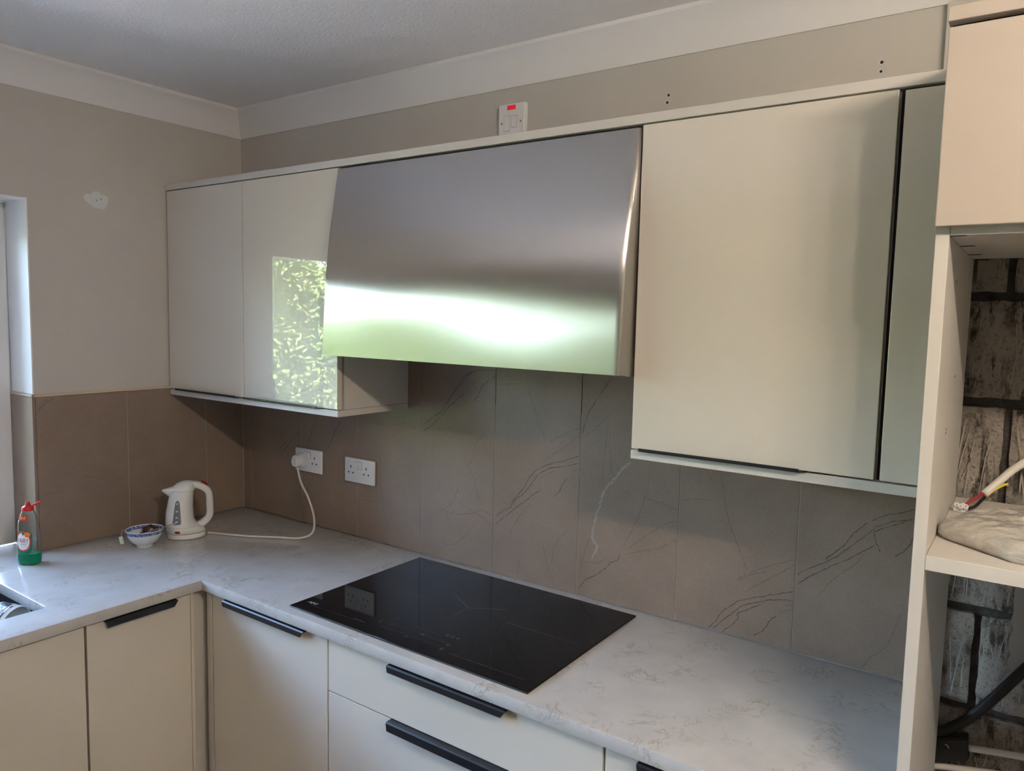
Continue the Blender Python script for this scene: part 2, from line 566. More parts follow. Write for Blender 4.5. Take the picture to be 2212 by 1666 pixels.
# ------------------------------------------------------------------ tiles
random.seed(11)
TJ, T0 = .2987, .3604
def tile_back(x0, x1, z0, z1, depth=.008):
    return obj('tile', bx(x0, x1, -depth, -.0006, z0, z1, bev=.0006, seg=1), 'tile', wall_back)
joints = [0.0085, T0 - TJ] + [T0 + k * TJ for k in range(8)]
joints[-1] = min(joints[-1], PX)
joints = [j for j in joints if j < PX - .01] + [PX + .001]
tiles = []
for a, b in zip(joints, joints[1:]):
    top = W + 1.0 if b > .90 and a < 1.86 else W + .4770
    if b > 1.86 and a >= 1.80: top = W + .4770
    tiles.append((a, b, tile_back(a + .0009, b - .0009, W + .0015, top)))
obj('grout', bx(.002, PX, -.0068, -.0004, W + .0008, W + .52), 'grout', wall_back)

VEINS_BACK = [
    (1.6, [(1.9456, 0.003), (1.9642, 0.0264), (1.9781, 0.054), (1.9924, 0.0684), (2.0167, 0.0916), (2.0411, 0.104), (2.0652, 0.114), (2.0968, 0.1278), (2.1278, 0.1393), (2.1525, 0.1485)]),
    (1.6, [(1.9566, 0.0033), (1.9772, 0.0276), (1.9976, 0.0502), (2.0178, 0.0704), (2.0337, 0.0872), (2.0659, 0.1015), (2.0974, 0.1155), (2.1325, 0.1239), (2.1546, 0.1252)]),
    (1.6, [(1.9827, 0.0041), (2.0031, 0.0243), (2.023, 0.0502), (2.0182, 0.0619), (2.0425, 0.0766), (2.082, 0.1033)]),
    (1.6, [(2.0621, 0.0169), (2.0817, 0.0315), (2.0929, 0.0493), (2.0982, 0.0633), (2.1152, 0.0802)]),
    (1.6, [(2.1559, 0.1909), (2.1813, 0.2127), (2.2137, 0.2316), (2.2416, 0.2533), (2.2751, 0.2894), (2.3014, 0.3157), (2.3205, 0.3384), (2.3531, 0.3556), (2.3917, 0.3662)]),
    (1.6, [(2.1572, 0.1675), (2.1861, 0.1936), (2.2146, 0.2159), (2.2392, 0.2331), (2.2768, 0.2606), (2.31, 0.2867), (2.3197, 0.2963)]),
    (1.6, [(2.2169, 0.2403), (2.2306, 0.255), (2.2576, 0.286), (2.2736, 0.3143), (2.2998, 0.3423)]),
    (1.6, [(2.3096, 0.3498), (2.3389, 0.3682), (2.365, 0.3764), (2.3919, 0.3884)]),
    (1.6, [(2.3788, 0.3639), (2.3696, 0.3548), (2.3407, 0.3402), (2.3145, 0.3258), (2.319, 0.3076), (2.3309, 0.2794)]),
    (1.6, [(2.3579, 0.2773), (2.3769, 0.2907), (2.3888, 0.3099), (2.3924, 0.3292)]),
    (1.0, [(2.0341, 0.1193), (2.0636, 0.1452), (2.0946, 0.169), (2.1249, 0.1923), (2.1527, 0.2146)]),
    (1.0, [(2.0158, 0.1514), (2.0538, 0.1767), (2.093, 0.1998), (2.1532, 0.2269)]),
    (1.0, [(1.9619, 0.4113), (1.9725, 0.343), (1.9855, 0.2943), (2.0047, 0.2469), (2.0279, 0.2007), (2.0374, 0.1774)]),
    (1.0, [(2.2107, 0.1549), (2.2273, 0.1868), (2.2545, 0.2167), (2.2847, 0.2467), (2.3005, 0.2732)]),
    (1.0, [(2.3063, 0.0009), (2.3252, 0.036), (2.3446, 0.0553), (2.3573, 0.0705), (2.3684, 0.1083), (2.3822, 0.1539)]),
    (1.0, [(1.8611, 0.326), (1.9012, 0.3333), (1.9449, 0.3369)]),
    (1.0, [(1.9265, 0.4043), (1.9359, 0.3885), (1.9404, 0.3849)]),
    (1.0, [(1.6976, 0.169), (1.7185, 0.2102), (1.7367, 0.2503), (1.7499, 0.2845), (1.756, 0.3127), (1.7663, 0.3549), (1.7705, 0.369)]),
    (1.0, [(1.756, 0.3127), (1.7969, 0.3081), (1.8254, 0.3016), (1.8556, 0.2956)]),
    (1.0, [(1.7129, 0.1651), (1.7487, 0.1975), (1.7861, 0.2274), (1.8227, 0.2565), (1.8546, 0.2676)]),
    (1.0, [(1.706, 0.1497), (1.7596, 0.1698), (1.8069, 0.1862), (1.8343, 0.2051), (1.8522, 0.2197)]),
    (1.0, [(2.0099, 0.1436), (2.0541, 0.1705), (2.0858, 0.1837)]),
    (1.0, [(2.1295, 0.1087), (2.1543, 0.1169)]),
    (1.0, [(2.1188, 0.0874), (2.153, 0.1042)]),
    (1.6, [(1.6909, 0.1491), (1.683, 0.1271), (1.6634, 0.1169), (1.644, 0.0942), (1.6175, 0.0718), (1.5812, 0.047), (1.5624, 0.0173)]),
    (1.6, [(1.5594, 0.4625), (1.578, 0.5254), (1.6037, 0.5678), (1.625, 0.5974), (1.648, 0.6306)]),
    (1.6, [(1.2666, 0.1782), (1.2943, 0.2009), (1.3208, 0.2165), (1.3411, 0.2463), (1.3668, 0.2636), (1.3868, 0.2884), (1.4113, 0.3222), (1.4309, 0.34), (1.4602, 0.3546), (1.4942, 0.3613), (1.5544, 0.3798)]),
    (1.6, [(1.2655, 0.1541), (1.3055, 0.1872), (1.3367, 0.2147), (1.3676, 0.2374), (1.3977, 0.2641), (1.4226, 0.283)]),
    (1.6, [(1.4157, 0.3422), (1.4452, 0.3611), (1.4744, 0.3713), (1.5079, 0.382), (1.5537, 0.4003)]),
    (1.6, [(1.3153, 0.22), (1.341, 0.2507), (1.3738, 0.2908), (1.381, 0.3092), (1.4155, 0.3486)]),
    (1.6, [(1.4727, 0.2716), (1.4916, 0.2915), (1.5006, 0.3139), (1.5144, 0.3327)]),
    (1.6, [(0.9693, 0.4312), (1.0061, 0.4584), (1.0423, 0.4805), (1.0658, 0.5103), (1.086, 0.5396), (1.1176, 0.5692), (1.1401, 0.5979), (1.1738, 0.6179), (1.2016, 0.624), (1.2564, 0.625)]),
    (1.6, [(0.9696, 0.4099), (1.0065, 0.435), (1.0426, 0.4666), (1.072, 0.497), (1.1126, 0.528), (1.1297, 0.543)]),
    (1.6, [(1.086, 0.5396), (1.1286, 0.5971), (1.1625, 0.615)]),
    (1.6, [(1.1702, 0.5237), (1.1923, 0.5434), (1.2027, 0.5753), (1.2191, 0.5853), (1.2541, 0.6096)]),
    (1.0, [(1.4191, 0.3147), (1.446, 0.3336), (1.4751, 0.3482)]),
    (1.0, [(1.4216, 0.3151), (1.4224, 0.2895), (1.438, 0.2725)]),
    (1.0, [(1.5258, 0.349), (1.5549, 0.3675)]),
    (1.0, [(1.4349, 0.3725), (1.4639, 0.3932), (1.5019, 0.4188), (1.5344, 0.4433), (1.5531, 0.47)]),
    (1.0, [(1.4529, 0.4298), (1.4912, 0.4509), (1.5194, 0.4664), (1.5528, 0.4802)]),
    (1.0, [(1.3696, 0.6126), (1.384, 0.5543), (1.4003, 0.5174), (1.4165, 0.4808), (1.4325, 0.4486), (1.438, 0.4302)]),
    (1.0, [(1.3177, 0.1313), (1.338, 0.1707), (1.3683, 0.2113), (1.3933, 0.2416)]),
    (1.0, [(1.3475, 0.0166), (1.3571, 0.0544), (1.3514, 0.0666)]),
    (1.0, [(1.515, 0.1728), (1.4914, 0.1513), (1.4775, 0.1228), (1.4737, 0.0876), (1.46, 0.05), (1.4454, 0.0337)]),
    (1.0, [(1.4373, 0.1322), (1.4543, 0.0705), (1.4706, 0.0306), (1.4837, 0.0076)]),
    (1.0, [(1.2762, 0.5849), (1.3107, 0.5873), (1.3471, 0.592)]),
    (1.0, [(1.1293, 0.5656), (1.13, 0.5294), (1.1417, 0.5213)]),
    (1.0, [(1.2175, 0.4228), (1.1844, 0.3989), (1.1738, 0.3613), (1.1688, 0.3334), (1.1489, 0.3216), (1.1635, 0.3098), (1.1814, 0.2803), (1.1937, 0.2365), (1.2115, 0.2028)]),
    (1.0, [(1.0421, 0.1534), (1.0958, 0.1907), (1.1239, 0.2628)]),
    (1.0, [(1.0603, 0.1589), (1.1143, 0.1564), (1.1723, 0.171), (1.2174, 0.1902), (1.2568, 0.1742)]),
    (1.0, [(1.1133, 0.2053), (1.1547, 0.1842), (1.2066, 0.17), (1.2463, 0.1497), (1.2581, 0.1201)]),
    (1.0, [(1.0556, 0.0819), (1.0623, 0.0497), (1.1044, 0.058), (1.1508, 0.0952), (1.1846, 0.1385)]),
    (1.0, [(0.9687, 0.0606), (1.0006, 0.0424), (1.0259, 0.0184)]),
    (1.0, [(1.5598, 0.4523), (1.5934, 0.4784), (1.6283, 0.5101), (1.6497, 0.53)]),
    (1.0, [(1.6416, 0.5114), (1.635, 0.4507), (1.6307, 0.3858), (1.6261, 0.3285)]),
    (1.0, [(1.647, 0.484), (1.6467, 0.4361), (1.656, 0.3651)]),
    (1.0, [(1.5994, 0.1886), (1.5826, 0.1396), (1.57, 0.0992), (1.5669, 0.0522)]),
    (1.0, [(1.57, 0.0992), (1.6163, 0.1048), (1.6476, 0.1197), (1.6191, 0.151)]),
    (-3.5, [(1.7111, 0.4044), (1.6863, 0.3773), (1.6654, 0.3504), (1.6399, 0.3224), (1.6266, 0.2919), (1.6217, 0.2666), (1.6105, 0.236), (1.6043, 0.206), (1.599, 0.174), (1.619, 0.1551), (1.615, 0.1378), (1.6021, 0.1144)]),
    (1.3, [(0.4509, 0.4081), (0.4302, 0.3753), (0.4139, 0.3395), (0.4069, 0.3138), (0.3928, 0.2935)]),
    (1.3, [(0.5728, 0.4048), (0.5468, 0.3631), (0.5292, 0.3339), (0.516, 0.3111), (0.4936, 0.2839)]),
    (1.3, [(0.233, 0.2617), (0.2729, 0.2954), (0.3218, 0.3295), (0.3601, 0.3431), (0.3266, 0.3173), (0.2876, 0.2874), (0.2378, 0.2364)]),
    (0.9, [(0.4297, 0.1856), (0.411, 0.1578), (0.3921, 0.1203), (0.374, 0.0857)]),
    (0.9, [(0.3753, 0.0572), (0.4061, 0.0877), (0.4433, 0.1125), (0.4572, 0.1335)]),
    (0.9, [(0.7641, 0.3402), (0.7684, 0.3003), (0.7728, 0.2604), (0.7751, 0.223), (0.7816, 0.1659), (0.7901, 0.109), (0.8022, 0.079), (0.8224, 0.0332)]),
    (0.9, [(0.7395, 0.4183), (0.7794, 0.4123), (0.8185, 0.412), (0.8569, 0.4187), (0.8908, 0.4291), (0.9171, 0.4138), (0.9355, 0.4184)]),
    (0.9, [(0.5249, 0.1777), (0.5776, 0.1824), (0.6377, 0.1897)]),
    (0.9, [(0.68, 0.135), (0.7213, 0.1386), (0.7537, 0.1424)]),
]
VEINS_LEFT = [
    (1.3, [(-0.764, 0.4552), (-0.7489, 0.4678), (-0.7271, 0.4845), (-0.7053, 0.4922)]),
    (1.0, [(-0.7614, 0.4688), (-0.7398, 0.4855), (-0.7225, 0.4935)]),
    (1.0, [(-0.7643, 0.4438), (-0.7534, 0.4566), (-0.736, 0.4713)]),
    (0.8, [(-0.6341, 0.2277), (-0.5854, 0.2158), (-0.5314, 0.1865), (-0.4785, 0.2024)]),
    (0.8, [(-0.376, 0.2329), (-0.3682, 0.1888), (-0.3648, 0.1452)]),
    (0.8, [(-0.7572, 0.1756), (-0.7327, 0.1863), (-0.6974, 0.1857)]),
    (0.8, [(-0.6822, 0.091), (-0.6868, 0.0606), (-0.6805, 0.0277)]),
]
HOB_LINES = [[(1.0282, -0.3029), (1.2349, -0.299)], [(1.2926, -0.2337), (1.3849, -0.2878), (1.4721, -0.2335)], [(1.3849, -0.2878), (1.3858, -0.3904)], [(1.5186, -0.3021), (1.7302, -0.2996)], [(1.0374, -0.5332), (1.2413, -0.527)], [(1.5178, -0.5278), (1.7305, -0.526)], [(1.4958, -0.0752), (1.7366, -0.0535)], [(1.0172, -0.0562), (1.231, -0.0755)]]
HOB_RINGS = [(1.4541, -0.4547), (1.4699, -0.4537), (1.4856, -0.4534), (1.3792, -0.5208), (1.4903, -0.5203), (1.266, -0.4945), (1.2855, -0.4545), (1.4028, -0.4881), (1.4889, -0.4944)]
rnd = random.Random(3)
def add_veins(data, finder, plane):
    per = {}
    for w, pts in data:
        mid = sum(p[0] for p in pts) / len(pts)
        t = finder(mid)
        if t is None: continue
        a, b, o = t
        pts = [(min(max(p[0], a + .0025), b - .0025), W + p[1]) for p in pts]
        key = (o.name, 'pale' if w < 0 else ('fine' if w <= 1.0 else 'vein'))
        per.setdefault(key, (o, []))[1].append((w, pts))
    for (nm, kind), (o, ls) in per.items():
        bm = new_bm()
        for w, pts in ls:
            if kind == 'vein':
                stroke(bm, pts, .0017, 0, 6, plane, .0011, rnd)
            elif kind == 'fine':
                stroke(bm, pts, .0012, 0, 6, plane, .0009, rnd)
            else:
                stroke(bm, pts, .006, 0, 6, plane, .0028, rnd)
                stroke(bm, [(p[0] + .003, p[1]) for p in pts], .0014, .0001, 6, plane, .003, rnd)
        bmesh.ops.recalc_face_normals(bm, faces=bm.faces)
        obj('vein', bm, {'vein': 'vein', 'fine': 'vein_fine', 'pale': 'vein_pale'}[kind], o)
add_veins(VEINS_BACK, lambda x: next(((a, b, t) for a, b, t in tiles if a <= x < b), None), lambda a, b, c: (a, -.0080 - c, b))
ltiles = []
for a, b in ((-.1699, -.0085), (-.4718, -.1699), (-.7625, -.4718)):
    ltiles.append((a, b, obj('tile', bx(.0006, .008, a + .0009, b - .0009, W + .0015, W + .4995, bev=.0006, seg=1), 'tile', wall_left)))
obj('grout', bx(.0004, .0066, -.762, -.002, W + .0008, W + .499), 'grout', wall_left)
add_veins(VEINS_LEFT, lambda y: next(((a, b, t) for a, b, t in ltiles if a <= y < b), None), lambda a, b, c: (.0080 + c, a, b))
obj('tile', bx(-.149, .0075, WY1 - .0095, WY1 - .001, W + .0015, W + .4995, bev=.0006, seg=1), 'tile', wall_left)
bm = new_bm()
box(bm, .0004, .010, -.7725, -.0003, W + .500, W + .508, bev=.002)
box(bm, -.149, .010, -.7725, -.7635, W + .500, W + .508, bev=.002)
struct('trim_3', bm, 'trim')

# filler smear and old fixing holes
bm = new_bm()
rn = random.Random(2)
outl = [(-.598, 1.146), (-.585, 1.158), (-.572, 1.157), (-.560, 1.170), (-.548, 1.169), (-.536, 1.162), (-.520, 1.157), (-.5158, 1.146), (-.520, 1.128), (-.529, 1.1116), (-.548, 1.115), (-.567, 1.116), (-.580, 1.127), (-.592, 1.136)]
fine = []
for (a, b), (c, d) in zip(outl, outl[1:] + outl[:1]):
    for k in range(3):
        fine.append((a + (c - a) * k / 3 + rn.uniform(-.0015, .0015), W + b + (d - b) * k / 3 + rn.uniform(-.0015, .0015)))
prism(bm, fine, .0012, 'x', .0002)
fp = obj('filler_patch', bm, 'filler', wall_left)
bm = new_bm()
stroke(bm, [(-.556, W + 1.144), (-.553, W + 1.140), (-.554, W + 1.136)], .0018, 0, 2, lambda a, b, c: (.0017, a, b))
stroke(bm, [(-.541, W + 1.149), (-.538, W + 1.145), (-.539, W + 1.142)], .0018, 0, 2, lambda a, b, c: (.0017, a, b))
obj('crack', bm, 'dark', fp)
for k, (x, z) in enumerate([(1.7748, 1.3548), (1.7719, 1.337), (2.2662, 1.3518), (2.2656, 1.3326)]):
    bm = new_bm(); disc(bm, (x, -.0003, W + z), (0, -1, 0), .0054, .0010, 14)
    pl = obj('wall_plug', bm, 'filler', wall_back)
    bm = new_bm(); disc(bm, (x + .001, -.0013, W + z), (0, -1, 0), .0036 if k != 3 else .003, .0006, 12)
    obj('screw_hole', bm, 'dark', pl)

# ================================================================== outside
struct('ground', bx(-14, -.28, -14, 8, -.35, -.05), 'paving')
hg = thing('garden_hedge', 'dense sunlit green hedge outside the kitchen window', 'hedge', (-3.55, -3.5, -.05))
obj('hedge_core', bx(-3.8, -3.32, -3.9, 2.0, -.05, 2.22, bev=.1), 'leaf_shade', hg)
obj('hedge_core', bx(-3.8, -3.32, -9.5, -3.905, -.05, 2.15, bev=.1), 'leaf_shade', hg)
rnd = random.Random(77)
vs, fs = [], []
for i in range(26000):
    y = rnd.uniform(-9.5, 2.0)
    top = 2.19 if y < -4.0 else (2.26 if y > -3.7 else 2.19 + .07 * (y + 4.0) / .3)
    if rnd.random() < .86:
        z = rnd.uniform(0, top + .04); x = -3.26 + .22 * mnoise.noise(Vector((y * 2.6, z * 2.6, 0))) + rnd.uniform(-.12, .05)
    else:
        z = top + rnd.uniform(-.05, .09); x = rnd.uniform(-3.8, -3.2)
    L = rnd.uniform(.035, .075); wd = L * .42
    q = Vector((rnd.uniform(.2, 1), rnd.uniform(-.8, .8), rnd.uniform(-.2, 1.2))).normalized()
    t = q.orthogonal().normalized(); t.rotate(Matrix.Rotation(rnd.uniform(0, 6.28), 3, q)); s_ = q.cross(t)
    c = Vector((x, y, z)); k = len(vs)
    vs += [c - t * L / 2, c + s_ * wd / 2 + q * .006, c + t * L / 2, c - s_ * wd / 2 + q * .006]
    fs += [(k, k + 1, k + 2), (k, k + 2, k + 3)]
me = bpy.data.meshes.new('foliage'); me.from_pydata([v_ - ORG[hg.name] for v_ in vs], [], fs); me.materials.append(MT['leaf'])
fo = bpy.data.objects.new('foliage', me); COL.objects.link(fo); fo.parent = hg; fo['kind'] = 'stuff'

gf = thing('garden_fence', 'low dark garden fence standing in front of the hedge', 'fence', (-2.76, -.7, -.05))
for k in range(30):
    ya = -2.84 + k * .145
    obj('board', bx(-2.76, -2.74, ya, ya + .140, .02, 1.36 + .01 * (k % 2)), 'fence', gf)
obj('rail', bx(-2.80, -2.761, -2.84, 1.5, .35, .43), 'fence', gf)
obj('rail', bx(-2.80, -2.761, -2.84, 1.5, 1.05, 1.13), 'fence', gf)
for k in range(4):
    obj('post', bx(-2.88, -2.801, -2.80 + k * 1.4, -2.72 + k * 1.4, -.05, 1.42), 'fence', gf)

# ================================================================== WORKTOP, SINK, HOB
D, DL = .5966, .6374
SX0, SX1, SY0, SY1 = .12, .505, -1.46, -.960
xs = [-.149, .0012, SX0, SX1, DL, PX - .0005]
ys = [-3.00, WY0 + .005, SY0, SY1, -.774, -D, -.0092]
def cell(i, j):
    xa, ya = xs[i], ys[j]
    if i == 0: return 1 <= j <= 3
    if i == 4: return j == 5
    if i == 2 and j == 2: return False
    return True
bm = new_bm(); vd = {}
def gv(i, j):
    if (i, j) not in vd:
        x, y = xs[i], ys[j]
        vd[i, j] = bm.verts.new((x, y, W))
    return vd[i, j]
for i in range(5):
    for j in range(6):
        if cell(i, j):
            bm.faces.new((gv(i, j), gv(i + 1, j), gv(i + 1, j + 1), gv(i, j + 1)))
r = bmesh.ops.extrude_face_region(bm, geom=list(bm.faces))
for g in r['geom']:
    if isinstance(g, bmesh.types.BMVert): g.co.z -= .030
bmesh.ops.recalc_face_normals(bm, faces=bm.faces)
es = [e for e in bm.edges if len(e.link_faces) == 2 and e.calc_face_angle(0) > .5]
# round the upright corners of the sink cut-out first
up = [e for e in es if abs(e.verts[0].co.z - e.verts[1].co.z) > .01 and SX0 - .01 < e.verts[0].co.x < SX1 + .01 and SY0 - .01 < e.verts[0].co.y < SY1 + .01]
bmesh.ops.bevel(bm, geom=up, offset=.012, segments=5, affect='EDGES', profile=.5)
es = [e for e in bm.edges if len(e.link_faces) == 2 and e.calc_face_angle(0) > .9 and abs(e.verts[0].co.z - e.verts[1].co.z) < .001]
bmesh.ops.bevel(bm, geom=es, offset=.0022, segments=2, affect='EDGES', profile=.5)
wt = obj('worktop', bm, 'quartz', autosmooth=25)
tag(wt, 'white quartz L-shaped worktop with faint beige flecks', 'worktop')

sk = thing('sink', 'black undermounted sink bowl below the worktop cut-out', 'sink', ((SX0 + SX1) / 2, (SY0 + SY1) / 2, W - .24))
bm = new_bm()
box(bm, SX0 - .012, SX0 - .004, SY0 - .012, SY1 + .012, W - .23, W - .0305)
box(bm, SX1 + .004, SX1 + .012, SY0 - .012, SY1 + .012, W - .23, W - .0305)
box(bm, SX0 - .004, SX1 + .004, SY0 - .012, SY0 - .004, W - .23, W - .0305)
box(bm, SX0 - .004, SX1 + .004, SY1 + .004, SY1 + .012, W - .23, W - .0305)
box(bm, SX0 - .012, SX1 + .012, SY0 - .012, SY1 + .012, W - .24, W - .23)
obj('bowl', bm, 'sink', sk)
bm = new_bm(); lathe(bm, [(.0, -.2298), (.045, -.2298), (.045, -.226), (.036, -.224), (.03, -.227), (.0, -.227)], ((SX0 + SX1) / 2, (SY0 + SY1) / 2, W), 28)
obj('drain', bm, 'sink_steel', sk, autosmooth=40)

# patterned crockery lying in the sink: cylinder-sided bowl on its side, mouth towards the front
ax = Vector((.90, .40, -.15)).normalized(); CB = Vector((.442, -1.008, W - .050)) - ax * .0385; KS = .72
tb = thing('patterned_bowl', 'white bowl with grey printed bands tipped on its side in the sink', 'bowl', (CB.x, CB.y, W - .15))
def ring3(c, axis, r, seg=48):
    u = axis.orthogonal().normalized(); w_ = axis.cross(u)
    return [c + (u * math.cos(6.28318 * k / seg) + w_ * math.sin(6.28318 * k / seg)) * r for k in range(seg)]
def shell(bm, prof, c, axis, cap=False):
    loft(bm, [ring3(c + axis * h * KS, axis, max(r_ * KS, .0005)) for r_, h in prof], cap)
bm = new_bm()
shell(bm, [(.0, -.058), (.040, -.058), (.054, -.050), (.064, -.030), (.068, .0), (.070, .052), (.0695, .0535), (.0665, .052), (.0645, .0), (.060, -.028), (.05, -.046), (.0, -.050)], CB, ax)
obj('body', bm, 'porcelain', tb, autosmooth=45)
for h0, h1, r0, r1, mt in ((-.028, .022, .0655, .0696, 'mug_print'), (.030, .036, .0698, .0700, 'mug_print')):
    bm = new_bm(); shell(bm, [(r0 + .0004, h0), ((r0 + r1) / 2 + .0011, (h0 + h1) / 2), (r1 + .0004, h1)], CB, ax)
    obj('printed_band', bm, mt, tb, smooth=True)

# hob
HX0, HX1, HY0, HY1 = .9968, 1.7648, -.566, -.0505
hob = thing('induction_hob', 'black glass induction hob set on the white worktop', 'hob', ((HX0 + HX1) / 2, (HY0 + HY1) / 2, W))
bm = new_bm(); box(bm, HX0, HX1, HY0, HY1, W + .0003, W + .0055, bev=.0012)
obj('glass_top', bm, 'hob', hob)
bm = new_bm(); box(bm, HX0 + .001, HX1 - .001, HY0 - .0012, HY0 - .0001, W + .0004, W + .0044)
obj('front_trim', bm, 'hob_edge', hob)
hp = lambda a, b, c: (a, b, W + .0055 + c)
for ln in HOB_LINES:
    bm = new_bm(); stroke(bm, ln, .0011, 0, 1, hp)
    bmesh.ops.recalc_face_normals(bm, faces=bm.faces)
    obj('zone_line', bm, 'print', hob)
bm = new_bm()
rows = [((1.2866, -.5167), (1.3683, -.5118), 12), ((1.2861, -.4919), (1.3685, -.4889), 10), ((1.3526, -.4649), (1.4347, -.4631), 10), ((1.3885, -.4891), (1.4722, -.4882), 11), ((1.3897, -.5152), (1.4726, -.5122), 11)]
for a, b, n in rows:
    for k in range(n):
        t = k / (n - 1); x = a[0] + (b[0] - a[0]) * t; y = a[1] + (b[1] - a[1]) * t
        bm.faces.new([bm.verts.new((x + .0011 * math.cos(q), y + .0011 * math.sin(q), W + .0057)) for q in (0, 1.05, 2.09, 3.14, 4.19, 5.24)])
for x, y in HOB_RINGS:
    stroke(bm, [(x + .004 * math.cos(q * .5236), y + .004 * math.sin(q * .5236)) for q in range(12)], .0009, 0, 1, hp)
stroke(bm, [(1.196, -.5225), (1.236, -.5232)], .0022, 0, 1, hp)
ct = obj('control_marks', bm, 'print', hob); ct['kind'] = 'stuff'
bm = text_bm('AEG', .0145, .25)
bmesh.ops.scale(bm, vec=(1.25, 1, 1), verts=bm.verts)
for v_ in bm.verts: v_.co = Vector((1.0345 + v_.co.x, -.5205 + v_.co.y, W + .0058))
obj('logo', bm, 'print_light', hob)

# ================================================================== BASE UNITS
def lip_handle(a, b, front, top, parent, axis='x', sgn=-1, drop=.017, out=.019, chamfer=.010):
    """black pull lip on the top edge of a front. a,b = ends along the run, front = face of the door, sgn = outward direction"""
    bm = new_bm()
    def P(s_, o, z): return (s_, front + sgn * o, z) if axis == 'x' else (front + sgn * o, s_, z)
    prof = [(-.012, .0), (out - .003, .0), (out, -.003), (out, -drop), (out - .0022, -drop), (out - .0022, -.0032), (-.012, -.0024)]
    def ring(s_, cut):
        r = []
        for o, h in prof:
            ss = s_ + (cut * (1 + h / drop) if False else 0)
            if h < -.01: ss = s_ + cut
            r.append(P(ss, o, top + h))
        return r
    loft(bm, [ring(a, chamfer * .25), ring(a + .002, chamfer * .2), ring(b - .002, -chamfer), ring(b, -chamfer)])
    return obj('handle', bm, 'black', parent, label='black pull lip')
FY = -.5816           # face of the fronts, cooker run
FX = .6224            # face of the fronts, sink run
PL = .10              # plinth height
def front_x(x0, x1, z0, z1, parent, name='door'):
    return obj(name, bx(x0, x1, FY, FY + .019, z0, z1, bev=.0012), 'door', parent)

# cooker run
u = thing('base_cabinet', 'cream base cabinet in the corner with a short black lip handle', 'cabinet', (.91, -.3, 0))
obj('body', bx(.6630, 1.1640, FY + .050, -.02, PL, W - .034), 'carcass', u)
d_ = front_x(.6670, 1.1630, PL + .005, W - .0365, u)
lip_handle(.7404, 1.0887, FY, W - .0342, d_)
u = thing('drawer_unit', 'wide cream drawer unit under the hob with long black lip handles', 'cabinet', (1.56, -.3, 0))
obj('body', bx(1.1660, 1.9550, FY + .050, -.02, PL, W - .034), 'carcass', u)
for z0, z1 in ((W - .1728, W - .0365), (W - .458, W - .1760), (PL + .005, W - .4612)):
    d_ = front_x(1.1680, 1.9530, z0, z1, u, 'drawer')
    lip_handle(1.3885, 1.7300, FY, z1 + .0022, d_, drop=.022 if z1 < W - .1 else .017)
u = thing('base_cabinet', 'cream base cabinet next to the tall housing', 'cabinet', (2.2, -.3, 0))
obj('body', bx(1.9570, PX - .001, FY + .050, -.02, PL, W - .034), 'carcass', u)
d_ = front_x(1.9585, PX - .003, PL + .005, W - .0365, u)
lip_handle(2.0320, 2.3800, FY, W - .0342, d_)
# sink run
u = thing('base_cabinet', 'cream base cabinet beside the sink with black lip handle at top right', 'cabinet', (.3, -.77, 0))
obj('body', bx(.02, FX - .050, -.9160, -.6150, PL, W - .034), 'carcass', u)
d_ = obj('door', bx(FX - .019, FX, -.9140, -.6240, PL + .005, W - .0365, bev=.0012), 'door', u)
lip_handle(-.8715, -.6723, FX, W - .0342, d_, axis='y', sgn=1)
u = thing('sink_cabinet', 'cream sink base cabinet at the bottom left corner', 'cabinet', (.3, -1.25, 0))
bm = new_bm()
box(bm, .02, FX - .050, -1.600, -.9200, PL, W - .26)
box(bm, .02, FX - .050, -.938, -.9200, W - .26, W - .034)
box(bm, .02, FX - .050, -1.600, -1.582, W - .26, W - .034)
box(bm, .02, .07, -1.582, -.938, W - .26, W - .034)
obj('body', bm, 'carcass', u)
obj('door', bx(FX - .019, FX, -1.597, -.9200, PL + .005, W - .0365, bev=.0012), 'door', u)
u = thing('dishwasher_front', 'plain cream appliance front left of the sink cabinet', 'cabinet', (.3, -2.1, 0))
obj('body', bx(.02, FX - .050, -2.98, -1.603, PL, W - .034), 'carcass', u)
obj('door', bx(FX - .019, FX, -2.977, -1.602, PL + .005, W - .0365, bev=.0012), 'door', u)
# corner posts
cp = thing('corner_post', 'cream corner filler post where the two base runs meet', 'corner post', (.63, -.575, 0))
obj('side_strip', bx(FX - .019, FX - .0005, -.6225, -.6125, PL, W - .034, bev=.0008), 'door', cp)
obj('recess_strip', bx(.575, .640, -.5560, -.5480, PL, W - .034), 'carcass', cp)
obj('return_strip', bx(.585, .5960, -.6120, -.5565, PL, W - .034), 'carcass', cp)
obj('front_strip', bx(.6405, .6620, FY - .0005, -.5565, PL, W - .034, bev=.0008), 'door', cp)
tag(obj('plinth', bx(.5620, PX - .02, -.5400, -.5240, 0, PL - .002), 'carcass'), 'cream plinth board along the floor below the drawers', 'plinth')
tag(obj('plinth', bx(.545, .5610, -2.98, -.5241, 0, PL - .002), 'carcass'), 'cream plinth board along the floor below the sink run', 'plinth')

